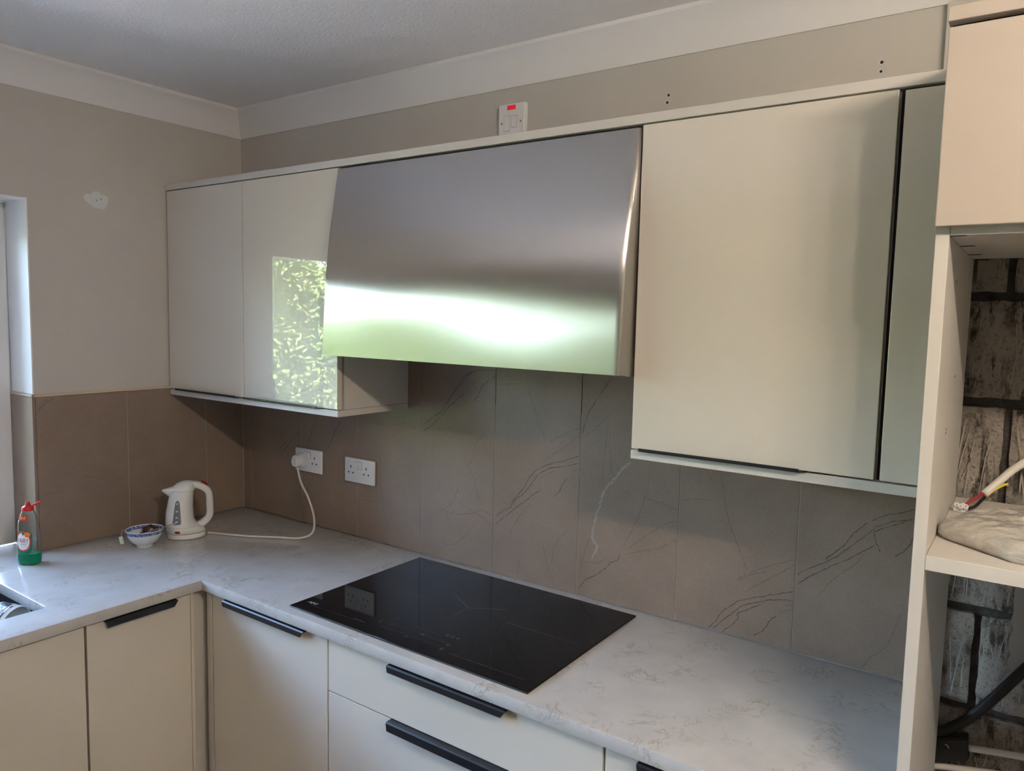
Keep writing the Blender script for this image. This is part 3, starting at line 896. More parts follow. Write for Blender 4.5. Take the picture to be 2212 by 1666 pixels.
# ================================================================== WALL UNITS
DW = .3128
ZT, ZTB, ZB, ZBT = W + 1.2274, W + 1.2068, W + .4772, W + .4968
tb_ = obj('top_board', bx(.0005, PX - .0006, -DW, -.0006, ZTB + .0002, ZT, bev=.0012), 'board')
tag(tb_, 'long cream board running along the top of the wall cabinets', 'board')
def wall_handle(a, b, z, parent):
    bm = new_bm()
    prof = [(-.010, -.0015), (-.0005, -.0015), (.014, -.0015), (.016, .0005), (.016, .0058), (.0140, .0058), (.0135, .0010), (-.010, .0002)]
    def ring(s_, e):
        return [(s_ + (e if o > .004 else 0), -DW - o, z + h) for o, h in prof]
    loft(bm, [ring(a, 0), ring(b, -.012)])
    return obj('handle', bm, 'black', parent, label='slim black pull lip')
def wall_unit(label, x0, x1, hx0, hx1):
    u = thing('wall_cabinet', label, 'cabinet', ((x0 + x1) / 2, -.15, ZBT))
    obj('body', bx(x0 + .0005, x1 - .0005, -DW + .026, -.0090, ZBT + .0008, ZTB - .0008), 'carcass', u)
    bm = new_bm(); box(bm, x0 + .012, x1 - .012, -DW + .0195, -DW + .0255, ZBT + .012, ZTB - .012)
    obj('gap_shade', bm, 'dark', u)  # dark sheet painting the shade in the gap between door and carcass
    d_ = obj('door', bx(x0 + .0014, x1 - .0014, -DW, -DW + .019, ZBT + .0032, ZTB - .0032, bev=.0012), 'door', u)
    wall_handle(hx0, hx1, ZBT + .0022, d_)
    return u
wall_unit('cream gloss wall cabinet in the corner against the window wall', .0060, .4466, .0647, .4285)
wall_unit('cream gloss wall cabinet reflecting the hedge, left of the steel hood', .4466, .9000, .461, .8357)
wall_unit('large cream gloss wall cabinet right of the steel hood', 1.8577, 2.3555, 1.8835, 2.2354)
tag(obj('bottom_board', bx(.0085, .9005, -DW, -.0090, ZB, ZBT - .0002, bev=.0012), 'board'), 'cream light board under the two left wall cabinets', 'board')
tag(obj('bottom_board', bx(1.8577, PX - .0006, -DW, -.0090, ZB, ZBT - .0002, bev=.0012), 'board'), 'cream light board under the right wall cabinet', 'board')
fl = thing('filler_panel', 'narrow cream filler panel between right wall cabinet and tall housing', 'panel', (2.41, -.2, ZBT))
obj('face', bx(2.3640, PX - .0008, -DW, -DW + .019, ZBT + .0030, ZTB - .0060, bev=.0012), 'door', fl)
obj('filler_gap_shade', bx(2.3568, PX - .0008, -DW + .0195, -DW + .045, ZBT + .001, ZTB - .001), 'dark', fl)  # dark block standing in for shade in the slot beside the cabinet door

# ------------------------------------------------------------------ cooker hood
hd = thing('cooker_hood', 'brushed steel sloping cooker hood between the wall cabinets', 'cooker hood', (1.378, -.2, W + .66))
hx0, hx1, r_ = .9035, 1.8535, .010
zt_, zb_ = W + 1.1985, W + .6655
SL = [(0, .180), (.28, .168), (.46, .118), (.62, .072), (.78, .054), (1.0, .060)]   # slope of the sheet from top to bottom
def slope(t):
    for (t0, a0), (t1, a1) in zip(SL, SL[1:]):
        if t0 <= t <= t1:
            q = (t - t0) / (t1 - t0); q = q * q * (3 - 2 * q)
            return a0 + (a1 - a0) * q
    return SL[-1][1]
HY = [-.3165]
for k in range(200): HY.append(HY[-1] - slope((k + .5) / 200) * .533 / 200)
def hy(t):   # t 0 top, 1 bottom
    f_ = min(max(t, 0), 1) * 200; i_ = min(int(f_), 199)
    return HY[i_] + (HY[i_ + 1] - HY[i_]) * (f_ - i_)
bm = new_bm(); uvl = bm.loops.layers.uv.new('UVMap')
NX, NZ = 150, 70
rows_ = []
for k in range(NZ + 1):
    t = k / NZ; z = zt_ + (zb_ - zt_) * t; yf = hy(t)
    row = []
    row.append((hx0, -.298, z)); row.append((hx0, yf + .002, z))
    for i in range(NX + 1):
        u_ = i / NX; x = hx0 + .002 + (hx1 - r_ - hx0 - .002) * u_
        wv = (.0011 * math.sin(u_ * 7.3 + 1.1 + 2.0 * t) * math.sin(math.pi * t) + .0018 * mnoise.noise(Vector((x * 3.1, z * 6.0, .4))) * math.sin(math.pi * min(1, t * 1.02)))
        row.append((x, yf + wv, z))
    for q in range(1, 7):
        a_ = q / 6 * math.pi / 2
        rr_ = min(r_, (-.2985 - yf) * .7)
        row.append((hx1 - r_ + r_ * math.sin(a_), yf + rr_ * (1 - math.cos(a_)), z))
    for q in range(1, 7):
        yy = yf + rr_ + (-.2985 - yf - rr_) * q / 6
        row.append((hx1, yy, z - .008 * t * q / 6))
    rows_.append([bm.verts.new(p) for p in row])
for a_, b_ in zip(rows_, rows_[1:]):
    for i in range(len(a_) - 1):
        f_ = bm.faces.new((a_[i], b_[i], b_[i + 1], a_[i + 1]))
        for lp in f_.loops:
            lp[uvl].uv = (lp.vert.co.x - lp.vert.co.y, lp.vert.co.z)
obj('front_sheet', bm, 'steel', hd, autosmooth=35)
obj('folded_edge', bx(hx0 + .004, hx1 - .012, hy(1) + .0035, -.300, zb_ + .0005, zb_ + .002), 'chrome', hd)
obj('folded_edge', bx(hx0 + .004, hx1 - .012, hy(0) + .0035, -.300, zt_ - .003, zt_ - .001), 'chrome', hd)
obj('motor_box', bx(.920, 1.838, -.2975, -.0095, W + .690, W + 1.19), 'hood_body', hd)
for k in range(3):
    xa = .95 + k * .29
    obj('grease_filter', bx(xa, xa + .275, -.28, -.04, W + .684, W + .6895), 'chrome', hd)
obj('closing_strip', bx(.9015, 1.8562, -.2995, -.2980, W + .70, ZTB - .002), 'hood_body', hd)

# ================================================================== TALL HOUSING
TD, XE = -.5566, 3.053
th = thing('tall_housing', 'open cream tall appliance housing with bare blockwork behind', 'cabinet', ((PX + XE) / 2, -.3, 0))
TB = -.072
obj('side_panel', bx(PX, PX + .018, TD, TB, 0, W + 1.2065, bev=.0008), 'board', th)
obj('side_panel', bx(XE - .018, XE, TD, TB, 0, W + 1.2065, bev=.0008), 'board', th)
nt_ = obj('niche_top', bx(PX + .0185, XE - .0185, TD + .001, -.105, W + .9185, W + .9365, bev=.0006), 'board', th)
for y in (-.5515, -.3835, -.211):
    bm = new_bm()
    prism(bm, [(PX + .0186, y - .0045), (PX + .036, y - .0045), (PX + .0395, y - .002), (PX + .0395, y + .002), (PX + .036, y + .0045), (PX + .0186, y + .0045)], -.0006, 'z', W + .9184)
    obj('joint_slot', bm, 'dark', nt_)
sh = obj('shelf', bx(PX + .0185, XE - .0185, TD - .001, TB, W + .4195, W + .4420, bev=.0008), 'board', th)
rn = random.Random(4)
for a_, b_ in (((2.476, -.262), (2.493, -.256)), ((2.4755, -.292), (2.500, -.283)), ((2.480, -.276), (2.491, -.272)), ((2.4768, -.330), (2.482, -.326)), ((2.497, -.283), (2.503, -.276))):
    bm = new_bm(); stroke(bm, [a_, b_], .0028, 0, 5, lambda p, q, c: (p, q, W + .4421 + c), .0012, rn)
    bmesh.ops.recalc_face_normals(bm, faces=bm.faces)
    obj('scrape', bm, 'rust_mark', sh)
obj('upper_body', bx(PX + .0185, XE - .0185, TD + .002, TB, W + .9368, W + 1.2065), 'carcass', th)
obj('door', bx(PX + .0005, XE - .0005, TD - .0200, TD - .0010, W + .9300, W + 1.2065, bev=.0015), 'tall_door', th)
obj('top_rail', bx(PX - .0015, XE, TD - .0215, TB, W + 1.2142, W + 1.2345, bev=.0012), 'tall_door', th)
obj('shadow_gap', bx(PX + .003, XE - .003, TD - .0005, TB, W + 1.2066, W + 1.2141), 'dark', th)
for y, z in ((-.30, .70), (-.385, .615), (-.386, .609), (-.40, .86)):
    bm = new_bm(); disc(bm, (PX + .0179, y, W + z), (1, 0, 0), .0022, .0006, 10)
    obj('peg_hole', bm, 'hole', th)

# ================================================================== SOCKETS AND SWITCH
def double_socket(label, x0, z0):
    s_ = thing('double_socket', label, 'socket', (x0 + .073, -.012, W + z0), 'double sockets on the tiled wall')
    yb, yf = -.0083, -.0175
    bm = new_bm(); box(bm, x0, x0 + .146, yf, yb, W + z0, W + z0 + .086, bev=.0035, seg=3)
    obj('plate', bm, 'socket', s_, autosmooth=50)
    for cx in (.0555, .0735):
        bm = new_bm()
        prism(bm, [(yf + .0006, W + z0 + .050), (yf - .0008, W + z0 + .050), (yf - .0045, W + z0 + .076), (yf + .0006, W + z0 + .0765)], .0155, 'x', x0 + cx - .002)
        obj('rocker', bm, 'socket', s_)
        obj('rocker_gap', bx(x0 + cx - .0032, x0 + cx + .0147, yf - .0003, yf + .0003, W + z0 + .0488, W + z0 + .0778), 'kettle_grey', s_)
    for ex in (.032, .108):
        obj('pin_slot', bx(x0 + ex - .002, x0 + ex + .002, yf - .0004, yf + .0006, W + z0 + .051, W + z0 + .060), 'hole', s_)
        for dx in (-.011, .011):
            obj('pin_slot', bx(x0 + ex + dx - .0033, x0 + ex + dx + .0033, yf - .0004, yf + .0006, W + z0 + .0325, W + z0 + .0370), 'hole', s_)
    for sx in (.0125, .1335):
        bm = new_bm(); disc(bm, (x0 + sx, yf + .0003, W + z0 + .043), (0, -1, 0), .0042, .0005, 16)
        obj('screw_cap', bm, 'socket', s_)
    return s_
double_socket('white double socket with a plug in it, nearer the corner', .3373, .1975)
double_socket('white double socket with nothing plugged in', .6063, .1947)

fs_ = thing('fused_switch', 'white fused switch with glowing red light above the hood', 'switch', (1.306, -.012, W + 1.304))
SXa, SXb, SZa, SZb, SY = 1.2513, 1.3430, W + 1.3100, W + 1.3985, -.0145
obj('back_box', bx(SXa + .001, SXb + .0015, -.0078, -.0006, SZa + .001, SZb - .001, bev=.001), 'socket', fs_)
obj('plate', bx(SXa, SXb, SY, -.0080, SZa, SZb, bev=.002), 'socket', fs_)
Wd, Hd = SXb - SXa, SZb - SZa
obj('neon', bx(SXa + .34 * Wd, SXa + .66 * Wd, SY - .0012, SY + .0005, SZb - .20 * Hd, SZb - .055 * Hd, bev=.0006), 'neon', fs_, label='lit red neon')
obj('fuse_holder', bx(SXa + .22 * Wd, SXa + .45 * Wd, SY - .0016, SY + .0005, SZb - .86 * Hd, SZb - .37 * Hd, bev=.0008), 'socket', fs_)
obj('holder_gap', bx(SXa + .21 * Wd, SXa + .46 * Wd, SY - .0003, SY + .0005, SZb - .87 * Hd, SZb - .36 * Hd), 'kettle_grey', fs_)
bm = new_bm()
prism(bm, [(SY + .0005, SZb - .76 * Hd), (SY - .0006, SZb - .76 * Hd), (SY - .0040, SZb - .41 * Hd), (SY + .0005, SZb - .40 * Hd)], .19 * Wd, 'x', SXa + .53 * Wd)
obj('rocker', bm, 'socket', fs_)
obj('rocker_gap', bx(SXa + .515 * Wd, SXa + .735 * Wd, SY - .0003, SY + .0005, SZb - .78 * Hd, SZb - .385 * Hd), 'kettle_grey', fs_)
for fx in (.13, .86):
    bm = new_bm(); disc(bm, (SXa + fx * Wd, SY + .0003, SZb - .60 * Hd), (0, -1, 0), .0034, .0006, 14)
    obj('screw', bm, 'screw', fs_)

# ================================================================== KETTLE  (local frame: u towards the handle, v towards the room)
KC = Vector((.2060, -.3790, W)); KU = Vector((.52, .855, 0)).normalized(); KV = Vector((KU.y, -KU.x, 0))
def K(u_, v_, z): return KC + KU * u_ * .93 + KV * v_ * .93 + Vector((0, 0, z))
kt = thing('electric_kettle', 'small white plastic jug kettle with red switch', 'kettle', tuple(KC))
def ell(uc, a_, b_, z, n=44, p=2.15):
    r = []
    for k in range(n):
        q = 2 * math.pi * k / n; c, s_ = math.cos(q), math.sin(q)
        r.append(K(uc + a_ * math.copysign(abs(c) ** (2 / p), c), b_ * math.copysign(abs(s_) ** (2 / p), s_), z))
    return r
bm = new_bm(); loft(bm, [ell(0, .062, .052, .0003), ell(0, .0665, .0555, .003), ell(0, .0670, .0560, .016), ell(0, .0655, .0545, .0185)])
obj('power_base', bm, 'kettle', kt, autosmooth=40)
prof_k = [(.0195, -.0015, .0640, .0530), (.022, -.002, .0675, .0560), (.037, -.006, .0645, .0580), (.050, -.019, .0535, .0580), (.066, -.0230, .0490, .0565), (.092, -.0225, .0470, .0535), (.112, -.0205, .0445, .0510), (.132, -.0180, .0430, .0485), (.150, -.0155, .0410, .0460), (.166, -.0120, .0400, .0440)]
def kprof(z):
    for (z0, c0, a0, b0), (z1, c1, a1, b1) in zip(prof_k, prof_k[1:]):
        if z0 <= z <= z1:
            t = (z - z0) / (z1 - z0)
            return c0 + (c1 - c0) * t, a0 + (a1 - a0) * t, b0 + (b1 - b0) * t
    return prof_k[-1][1:]
bm = new_bm(); loft(bm, [ell(c, a_, b_, z) for z, c, a_, b_ in prof_k])
bd = obj('body', bm, 'kettle', kt, autosmooth=50)
# seam line round the foot of the jug
bm = new_bm()
loft(bm, [ell(kprof(z)[0], kprof(z)[1] + .0004, kprof(z)[2] + .0004, z) for z in (.0430, .0440)], cap=False)
obj('seam', bm, 'kettle_grey', bd)
# lid dome
bm = new_bm()
loft(bm, [ell(-.010, .0420, .0440, .1663), ell(-.0095, .0410, .0425, .1705), ell(-.006, .0375, .0380, .1790), ell(-.001, .0310, .0300, .1880), ell(.003, .0200, .0190, .1945), ell(.004, .0080, .0075, .1968)])
obj('lid', bm, 'kettle', kt, smooth=True)
# spout
bm = new_bm(); rings = []
for t in (0, .25, .5, .75, 1.0):
    uc = -.030 - .051 * t; hw = .030 * (1 - t) ** .75 + .0012
    zt2 = .1760 - .0060 * t; zb2 = .110 + (.1645 - .110) * t ** .80
    rings.append([K(uc, hw, zt2), K(uc + .004, 0, zt2 + .006 * (1 - t)), K(uc, -hw, zt2), K(uc, -hw * .75, (zt2 + zb2) / 2), K(uc, 0, zb2), K(uc, hw * .75, (zt2 + zb2) / 2)])
loft(bm, rings)
bmesh.ops.subdivide_edges(bm, edges=bm.edges, cuts=1, use_grid_fill=True, smooth=.3)
obj('spout', bm, 'kettle', kt, smooth=True)
# handle loop
path = smooth_path([K(.010, 0, .1830), K(.040, 0, .1800), K(.066, 0, .1665), K(.0790, 0, .1480), K(.0815, 0, .1100), K(.0810, 0, .0760), K(.0700, 0, .0560), K(.0470, 0, .0400), K(.025, 0, .033)], 5)
wv_ = [.017, .0165, .0155, .0150, .0145, .0145, .0155, .018, .022]
bm = new_bm(); rings = []
for i, p in enumerate(path):
    t = (path[min(i + 1, len(path) - 1)] - path[max(i - 1, 0)]).normalized(); nrm = t.cross(KV).normalized()
    f_ = i / (len(path) - 1) * (len(wv_) - 1); i0 = min(int(f_), len(wv_) - 2); hw = wv_[i0] + (wv_[i0 + 1] - wv_[i0]) * (f_ - i0)
    th_ = .0120
    rings.append([p + nrm * th_ * (abs(math.cos(q)) ** .6 * math.copysign(1, math.cos(q))) + KV * hw * (abs(math.sin(q)) ** .6 * math.copysign(1, math.sin(q))) for q in [2 * math.pi * k / 20 for k in range(20)]])
loft(bm, rings)
hnd = obj('handle', bm, 'kettle', kt, smooth=True)
bm = new_bm()
loft(bm, [[K(.0640 + a_ * math.cos(q) * .84 + .55 * h, b_ * math.sin(q), .1838 - a_ * math.cos(q) * .56 + .83 * h) for q in [2 * math.pi * k / 20 for k in range(20)]] for a_, b_, h in ((.0135, .0095, -.004), (.0135, .0095, .001), (.010, .007, .0045), (.003, .002, .0055))])
obj('switch', bm, 'red', hnd, smooth=True, label='dark red on-off switch')
# water gauge on the side towards the room
def ksurf(u_, z, off):
    c, a_, b_ = kprof(z); q = max(-.98, min(.98, (u_ - c) / a_))
    return K(u_, b_ * (1 - abs(q) ** 2.15) ** (1 / 2.15) + off, z)
def kpatch(bm, left, right, z0, z1, off, nu=8, nz=14):
    g = [[bm.verts.new(ksurf(left(t) + (right(t) - left(t)) * i / nu, z0 + (z1 - z0) * t, off)) for i in range(nu + 1)] for t in [k / nz for k in range(nz + 1)]]
    for a_, b_ in zip(g, g[1:]):
        for i in range(nu): bm.faces.new((a_[i], a_[i + 1], b_[i + 1], b_[i]))
    bmesh.ops.recalc_face_normals(bm, faces=bm.faces)
def edge_round(t): return .006 * max(0, (t - .88) / .12) ** 2 + .004 * max(0, (.05 - t) / .05) ** 2
bm = new_bm(); kpatch(bm, lambda t: -.0480 + .0130 * t + edge_round(t), lambda t: -.0170 - .0050 * t - edge_round(t), .0560, .1390, .0008)
ga = obj('water_gauge', bm, 'gauge', kt, smooth=True)
for z, w_ in ((.066, .009), (.081, .009), (.1015, .010), (.127, .008)):
    bm = new_bm(); uc = -.0315 + .05 * (z - .09)
    kpatch(bm, lambda t: uc - w_ / 2, lambda t: uc + w_ / 2 * (.3 + .7 * t), z - .0016, z + .0016, .0012, 4, 2)
    obj('level_mark', bm, 'gauge_mark', ga)
bm = new_bm(); kpatch(bm, lambda t: -.0400 + .0030 * (2 * t - 1) ** 2, lambda t: -.0220 - .0030 * (2 * t - 1) ** 2, .0245, .0325, .0010, 6, 6)
obj('pilot_light', bm, 'red', kt, smooth=True)

# kettle lead and plug
cordp = smooth_path([K(.072, .004, .0060), K(.092, .006, .0045), (.365, -.262, W + .0042), (.470, -.200, W + .0042), (.535, -.160, W + .0046), (.560, -.125, W + .020), (.530, -.090, W + .060), (.470, -.064, W + .115), (.410, -.050, W + .165), (.385, -.042, W + .203), (.382, -.041, W + .214)], 7)
kc = thing('power_lead', 'white kettle lead with moulded plug pushed into the corner socket', 'power cord', (.46, -.2, W))
bm = new_bm(); tube(bm, cordp, .0036, 10)
obj('cord', bm, 'cord', kc, smooth=True)
bm = new_bm()
def plug_ring(y, s_):
    o2 = [(-.017, .024), (-.010, .030), (.010, .030), (.017, .024), (.0235, .004), (.0235, -.010), (.016, -.021), (.006, -.024), (-.006, -.024), (-.016, -.021), (-.0235, -.010), (-.0235, .004)]
    return [(.3760 + a_ * s_, y, W + .2360 + b_ * s_) for a_, b_ in o2]
loft(bm, [plug_ring(-.0183, .98), plug_ring(-.0300, 1.0), plug_ring(-.0320, .90), plug_ring(-.0440, .82), plug_ring(-.0500, .78), plug_ring(-.0525, .70)])
obj('plug', bm, 'socket', kc, autosmooth=40, label='white moulded mains plug')

# ================================================================== RICE BOWL, SPOON, TEA BAGS
BC = Vector((.2010, -.5260, W)); 
bw = thing('rice_bowl', 'small blue and white porcelain bowl holding used tea bags', 'bowl', tuple(BC))
bprof = [(r_ * .92, z_) for r_, z_ in [(.0, .004), (.020, .004), (.024, .0003), (.0275, .0003), (.0280, .007), (.036, .012), (.048, .023), (.056, .036), (.0605, .049), (.0630, .058), (.0622, .0588), (.0605, .0575), (.0578, .048), (.052, .035), (.043, .022), (.028, .013), (.0, .0115)]]
tilt = Matrix.Rotation(math.radians(0), 3, 'Y')
bm = new_bm(); lathe(bm, bprof, BC, 48)
obj('body', bm, 'porcelain', bw, autosmooth=55)
def ringband(p0, p1, off, mt, nm, wavy=0):
    bm = new_bm(); seg = 64
    R = []
    for (r_0, z_0) in (p0, p1):
        R.append([bm.verts.new((BC.x + (r_0 + off) * math.cos(2 * math.pi * k / seg), BC.y + (r_0 + off) * math.sin(2 * math.pi * k / seg), BC.z + z_0 + (wavy * math.sin(k * 1.4) if p0 is not p1 and (r_0, z_0) == p1 else 0))) for k in range(seg)])
    for k in range(seg): bm.faces.new((R[0][k], R[0][(k + 1) % seg], R[1][(k + 1) % seg], R[1][k]))
    bmesh.ops.recalc_face_normals(bm, faces=bm.faces)
    return obj(nm, bm, mt, bw, smooth=True)
ringband((0.05492, 0.0455), (0.05722, 0.0558), 0.0005, 'blue_band', 'painted_band')
ringband((0.05290, 0.0465), (0.05538, 0.0568), -0.0006, 'blue_band', 'painted_band')
ringband((0.02760, 0.0088), (0.03220, 0.0118), 0.0006, 'blue_band', 'painted_scallop', .0018)

def lump(name, label, c, sx, sy, sz, rz, seed, mt):
    bm = new_bm(); bmesh.ops.create_icosphere(bm, subdivisions=3, radius=1)
    R = Matrix.Rotation(rz, 3, 'Z')
    for v_ in bm.verts:
        n_ = 1 + .28 * mnoise.noise(v_.co * 1.7 + Vector((seed, 0, 0))) + .15 * mnoise.noise(v_.co * 4 + Vector((seed, 3, 0)))
        p = Vector((v_.co.x * sx * n_, v_.co.y * sy * n_, v_.co.z * sz * n_))
        v_.co = R @ p + Vector(c)
    o = obj(name, bm, mt, smooth=True)
    return tag(o, label, 'tea bag')
zt0 = min(0, 0)
lump('tea_bag', 'dark wet tea bag heaped highest in the small bowl', (.2050, -.5080, W + .0500), .026, .019, .0170, .7, 1, 'tea_brown')
lump('tea_bag', 'dark wet tea bag lying against the spoon in the bowl', (.2110, -.5370, W + .0365), .023, .018, .0125, .2, 5, 'tea_brown')
lump('tea_bag', 'dark wet tea bag lowest in the bowl under the others', (.1860, -.5280, W + .0270), .023, .021, .0095, 1.2, 9, 'tea_brown')
# string tag hanging outside the bowl
tg_ = thing('tea_tag', 'pale green paper tea bag tag hanging outside the bowl', 'tag', (.1770, -.5935, W))
tc = Vector((.176, -.5900, W + .030))
tu = Vector((.80, .60, 0)).normalized()
bm = new_bm()
c4 = [tc + tu * a_ + Vector((0, 0, b_)) for a_, b_ in ((-.0085, .010), (.004, .0125), (.0085, -.012), (-.004, -.0145))]
nrm = tu.cross(Vector((0, 0, 1)))
lo = [bm.verts.new(p) for p in c4]; hi = [bm.verts.new(p + nrm * .0006) for p in c4]
bm.faces.new(lo[::-1]); bm.faces.new(hi)
for i in range(4): bm.faces.new((lo[i], lo[(i + 1) % 4], hi[(i + 1) % 4], hi[i]))
obj('paper', bm, 'tea_tag', tg_)
bm = new_bm(); tube(bm, smooth_path([tc + Vector((0, 0, .0115)), (.1735, -.5885, W + .052), (.1660, -.5800, W + .0600), (.1700, -.5680, W + .052), (.180, -.550, W + .036)], 5), .0006, 5)
obj('string', bm, 'tea_tag', tg_)
# spoon
sp = thing('teaspoon', 'steel teaspoon resting in the bowl, handle over the rim', 'spoon', (.235, -.505, W + .03))
s0, s1 = Vector((.2160, -.5330, W + .0480)), Vector((.2760, -.4570, W + .0760))
ds = (s1 - s0).normalized(); sd = ds.cross(Vector((0, 0, 1))).normalized(); sn = sd.cross(ds)
bm = new_bm(); rings = []
for t, w_, h_ in ((-.35, .001, .001), (-.33, .009, .001), (-.22, .0135, .001), (-.10, .010, .0012), (0, .0036, .0018), (.3, .0030, .0018), (.65, .0045, .0016), (.85, .0066, .0014), (.97, .0058, .0012), (1.0, .002, .001)):
    p = s0 + (s1 - s0) * t - sn * (.010 * max(0, -t / .35) ** 1.2)
    rings.append([p + sd * w_ * math.cos(q) + sn * h_ * math.sin(q) for q in [2 * math.pi * k / 12 for k in range(12)]])
loft(bm, rings)
obj('handle', bm, 'chrome', sp, smooth=True)

# ================================================================== WASHING-UP LIQUID
QC = Vector((.1000, -.8330, W)); vdir = (Vector((2.589, -1.823, 0)) - Vector((QC.x, QC.y, 0))).normalized()
QN = Matrix.Rotation(math.radians(-38), 3, 'Z') @ vdir          # broad face of the bottle
QT = Vector((-QN.y, QN.x, 0))
wb = thing('soap_bottle', 'clear washing-up liquid bottle with red flip cap and green liquid', 'bottle', tuple(QC))
q_prof = [(.0006, .0350, .0235), (.004, .0400, .0270), (.018, .0415, .0280), (.0325, .0408, .0272), (.036, .0396, .0258), (.060, .0388, .0250), (.085, .0378, .0245), (.105, .0368, .0240), (.122, .0345, .0232), (.135, .0318, .0222), (.148, .0270, .0210), (.158, .0215, .0190), (.1640, .0185, .0178), (.1665, .0175, .0170)]
q_prof = [(z_, a_ * .85, b_ * .90) for z_, a_, b_ in q_prof]
def qat(z):
    for (z0, a0, b0), (z1, a1, b1) in zip(q_prof, q_prof[1:]):
        if z0 <= z <= z1:
            t = (z - z0) / (z1 - z0); return a0 + (a1 - a0) * t, b0 + (b1 - b0) * t
    return q_prof[-1][1:]
def qring(z, a_, b_, n=48):
    r = []
    for k in range(n):
        q = 2 * math.pi * k / n; c, s_ = math.cos(q), math.sin(q)
        r.append(QC + QT * a_ * math.copysign(abs(c) ** .88, c) + QN * b_ * math.copysign(abs(s_) ** .88, s_) + Vector((0, 0, z)))
    return r
bm = new_bm()
outer = [qring(z, a_, b_) for z, a_, b_ in q_prof]
loft(bm, outer, cap=True)
inner = [qring(max(z, .0026), a_ - .0012, b_ - .0012) for z, a_, b_ in q_prof]
bmi = new_bm(); loft(bmi, inner, cap=True); bmesh.ops.reverse_faces(bmi, faces=bmi.faces)
tmp = bpy.data.meshes.new('t'); bmi.to_mesh(tmp); bm.from_mesh(tmp); bmi.free(); bpy.data.meshes.remove(tmp)
obj('bottle_shell', bm, 'bottle', wb, autosmooth=50)
bm = new_bm()
loft(bm, [qring(z, qat(z)[0] - .0016, qat(z)[1] - .0016) for z in (.0030, .006, .012, .018, .026, .0335)])
obj('liquid', bm, 'soap', wb, autosmooth=50, label='green washing-up liquid')
bm = new_bm()
loft(bm, [[QC + QT * r_ * math.cos(q) + QN * r_ * math.sin(q) + Vector((0, 0, z)) for q in [2 * math.pi * k / 36 for k in range(36)]] for z, r_ in ((.1655, .0160), (.1662, .0166), (.1750, .0164), (.1775, .0150), (.1800, .0100), (.1825, .0072), (.1860, .0062), (.1900, .0056), (.1915, .0042))])
cp_ = obj('cap', bm, 'cap_red', wb, autosmooth=35, label='red flip-top cap')
img_r = Vector((.37, .929, 0)).normalized()
bm = new_bm(); l0 = QC + img_r * .0125 + Vector((0, 0, .1795)); l1 = QC + img_r * .0345 + Vector((0, 0, .1885))
dl = (l1 - l0).normalized(); dsd = Vector((img_r.y, -img_r.x, 0)); dn = dsd.cross(dl)
loft(bm, [[p + dsd * w_ * a_ + dn * h_ * b_ for a_, b_ in ((-1, -1), (1, -1), (1, 1), (-1, 1))] for p, w_, h_ in ((l0 - dl * .004, .0040, .0016), (l0 + dl * .004, .0060, .0018), (l0 + dl * .016, .0075, .0030), (l1, .0060, .0024))])
bmesh.ops.bevel(bm, geom=list(bm.edges), offset=.0008, segments=1, affect='EDGES')
obj('flip_lid', bm, 'cap_red', cp_)
# labels wrap the broad face: s = distance across, z = height
def qsurf(s_, z, off):
    a_, b_ = qat(z); c = max(-.99, min(.99, s_ / a_)); c_ = abs(c) ** (1 / .88); q = math.acos(min(1, c_))
    y = b_ * math.sin(q) ** .88
    return QC + QT * s_ + QN * (y + off) + Vector((0, 0, z))
def qpatch(outline, off, mt, nm, par, zsteps=22, label=None):
    """outline: function z-> (s0,s1) with range"""
    fn, z0, z1 = outline
    bm = new_bm(); g = []
    for k in range(zsteps + 1):
        z = z0 + (z1 - z0) * k / zsteps; s0_, s1_ = fn(z)
        g.append([bm.verts.new(qsurf(s0_ + (s1_ - s0_) * i / 14, z, off)) for i in range(15)])
    for a_, b_ in zip(g, g[1:]):
        for i in range(14): bm.faces.new((a_[i], a_[i + 1], b_[i + 1], b_[i]))
    bmesh.ops.recalc_face_normals(bm, faces=bm.faces)
    return obj(nm, bm, mt, par, smooth=True, label=label)
def oval(cz, hz, hs, cs=0.0, p=2.0):
    return (lambda z: (cs - hs * max(0, 1 - abs((z - cz) / hz) ** p) ** (1 / p), cs + hs * max(0, 1 - abs((z - cz) / hz) ** p) ** (1 / p))), cz - hz * .999, cz + hz * .999
lb = qpatch(oval(.0710, .0370, .0245, 0, 4.0), .0006, 'label_green', 'front_label', wb, label='green, red and white front label')
qpatch(oval(.0755, .0310, .0220, -.001, 2.6), .0009, 'label_red', 'label_panel', lb)
qpatch(oval(.0745, .0265, .0195, -.0015, 2.2), .0012, 'label_white', 'label_panel', lb)
qpatch(oval(.0960, .0085, .0085, .0125), .0015, 'label_orange', 'label_badge', lb)
qpatch(oval(.0985, .0050, .0035, .000), .0015, 'label_green', 'label_drop', lb)
def qtext(s, size, cs, cz, mt, par, nm, sx=1.0, off=.0017):
    bm = text_bm(s, size)
    bmesh.ops.triangulate(bm, faces=bm.faces)
    for v_ in bm.verts: v_.co = qsurf(cs + v_.co.x * sx, cz + v_.co.y, off)
    return obj(nm, bm, mt, par)
qtext('FAIRY', .0195, -.0010, .0765, 'label_text', lb, 'lettering', .68)
qtext('ORIGINAL', .0042, -.001, .0655, 'label_green', lb, 'lettering')
qtext('0.89', .0062, .0125, .0960, 'label_yellow', lb, 'lettering', .9, .0020)
nk = qpatch((lambda z: (-.0185 + .25 * (z - .140), .0150 - .2 * (z - .140)), .1385, .1525), .0007, 'label_red', 'neck_label', wb, 6, label='red neck label')
qtext('4-4', .0125, -.002, .1455, 'label_yellow', nk, 'lettering', 1.0, .0012)

